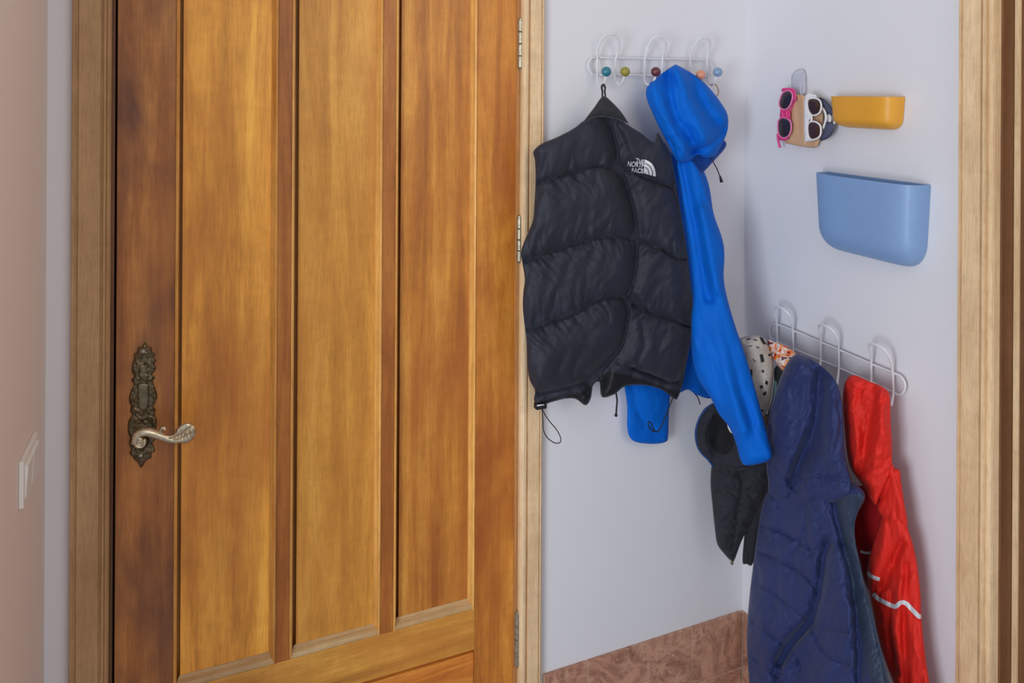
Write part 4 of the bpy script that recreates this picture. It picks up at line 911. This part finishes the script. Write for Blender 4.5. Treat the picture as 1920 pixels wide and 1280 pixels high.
Rt = Relief(cr4([(262, 600), (330, 590), (410, 600), (500, 640), (560, 720), (620, 760), (630, 900), (610, 1050), (580, 1150), (540, 1200), (440, 1195), (280, 1165), (180, 1120), (220, 900)]), PR(0.016), 0.010, 0.012, 8, [('noise', 0.002, 10, 40, 0, 3), ('step', cr4([(410, 600), (415, 900), (420, 1190)]), 0.003, 9)], edge=4)
Rt.build('leather_panel', M['tan'], tan, step=1.6)
def glasses(label, off, rings, bridge, rim_mat, lens_mat, rr, extra=(), frame=None, brow=None):
    g = empty('sunglasses', right(*[float(v) for v in np.mean([np.mean(r, 0) for r in rings], 0)], off), label, 'sunglasses', None)
    for r in rings:
        lo = smooth_outline(r, 4); c = lo.mean(0)
        xy = [right(a[0], a[1], off) for a in lo]
        ce = right(c[0], c[1], off+0.002)
        n = len(xy); v = []
        for k in (1.0, 0.75, 0.4): v += [ce+(p-ce)*k+np.array([-0.0015*(1-k*k), 0, 0]) for p in xy]
        v += [ce+np.array([-0.0018, 0, 0])]; N = 3*n+1
        v2 = [np.array(p)+np.array([0.0015, 0, 0]) for p in v]
        f = []
        for q in range(2):
            for i in range(n): j = (i+1) % n; f.append((q*n+i, q*n+j, (q+1)*n+j, (q+1)*n+i))
        for i in range(n): f.append((2*n+i, 2*n+(i+1) % n, 3*n))
        f += [tuple(N+i for i in t[::-1]) for t in f]+[(i, N+i, N+(i+1) % n, (i+1) % n) for i in range(n)]
        obj('lens', v+v2, f, lens_mat, g)
        MB().tube(xy+[xy[0]], rr, 8, False).build('rim', rim_mat, g)
    for pts, rad in bridge:
        MB().tube(spline([right(a[0], a[1], off) for a in pts], 5), rad, 8).build('bridge', frame or rim_mat, g)
    for pts, rad in extra:
        MB().tube(spline([right(a[0], a[1], a[2]) for a in pts], 5), rad, 8).build('temple', frame or rim_mat, g)
    if brow:
        for nm, b_ in brow:
            Relief(b_, PR(off-0.001), 0.003, 0.003, 4, [('noise', 0.0004, 4, 4, 0, 2)], edge=2).build(nm, frame or rim_mat, g, step=1.2)
    return g
# pink pair (left)
r1 = cr4([(140, 640), (165, 580), (215, 548), (265, 560), (282, 610), (265, 690), (225, 750), (180, 765), (140, 740), (128, 690)])
r2 = cr4([(112, 940), (125, 880), (165, 855), (215, 865), (258, 905), (266, 980), (245, 1050), (200, 1085), (150, 1080), (118, 1030)])
glasses('pink framed sunglasses, leftmost of three pairs on the tan hanger', 0.034, [r1, r2],
        [(cr4([(150, 770), (170, 810), (165, 860)]), 0.0035), (cr4([(225, 765), (215, 810), (230, 862)]), 0.0035)], M['pink_rim'], M['lens'], 0.0020,
        [(crop([(300, 590, .034), (310, 640, .026), (250, 800, .028), (255, 960, .030), (215, 1100, .028)], 1440, 80, 6.095), 0.0022), (crop([(110, 1040, .032), (118, 1120, .030), (140, 1200, .028)], 1440, 80, 6.095), 0.0030)], M['pink'],
        [('bridge_plate', cr4([(150, 770), (235, 765), (250, 860), (140, 860)])), ('frame_corner', cr4([(165, 520), (280, 520), (315, 560), (320, 660), (290, 670), (270, 560), (220, 545), (160, 560)])), ('frame_corner', cr4([(112, 1050), (150, 1085), (220, 1085), (240, 1095), (180, 1120), (130, 1110)]))])
# white pair (middle)
r1 = cr4([(450, 680), (475, 640), (540, 635), (590, 660), (610, 720), (595, 790), (550, 825), (500, 825), (462, 770)])
r2 = cr4([(455, 950), (480, 905), (545, 905), (595, 945), (605, 1010), (590, 1070), (530, 1105), (485, 1100), (460, 1050)])
glasses('white framed sunglasses with brown lenses, middle of three pairs', 0.040, [r1, r2], [(cr4([(490, 830), (500, 865), (490, 900)]), 0.0022)], M['whitep'], plain('brown_lens', (70, 48, 42), 0.12, nscale=20, var=0.1), 0.0021,
        [(crop([(430, 620, .036), (470, 600, .026), (540, 620, .020)], 1440, 80, 6.095), 0.0020)], M['whitep'],
        [('brow_bar', cr4([(425, 600), (545, 595), (550, 625), (470, 640), (450, 700), (468, 790), (500, 850), (470, 890), (452, 960), (470, 1080), (520, 1115), (440, 1130), (418, 1130), (410, 860)]))])
# dark round pair (right)
r1 = cr4([(580, 640), (620, 640), (680, 690), (730, 760), (745, 800), (690, 825), (640, 740), (600, 690)])
r2 = cr4([(690, 905), (750, 930), (745, 1000), (700, 1070), (620, 1110), (600, 1100), (640, 1030), (660, 940)])
glasses('round dark grey sunglasses, rightmost of three pairs beside the yellow pocket', 0.026, [r1, r2], [(cr4([(700, 820), (712, 860), (705, 905)]), 0.003), (cr4([(745, 810), (765, 860), (755, 930)]), 0.002)], M['grey_p'], plain('blue_grey_lens', (84, 90, 112), 0.15, nscale=20, var=0.1), 0.0020,
        [(crop([(620, 740, .030), (655, 800, .034), (660, 880, .034), (630, 980, .030)], 1440, 80, 6.095), 0.0026)], M['whitep'])
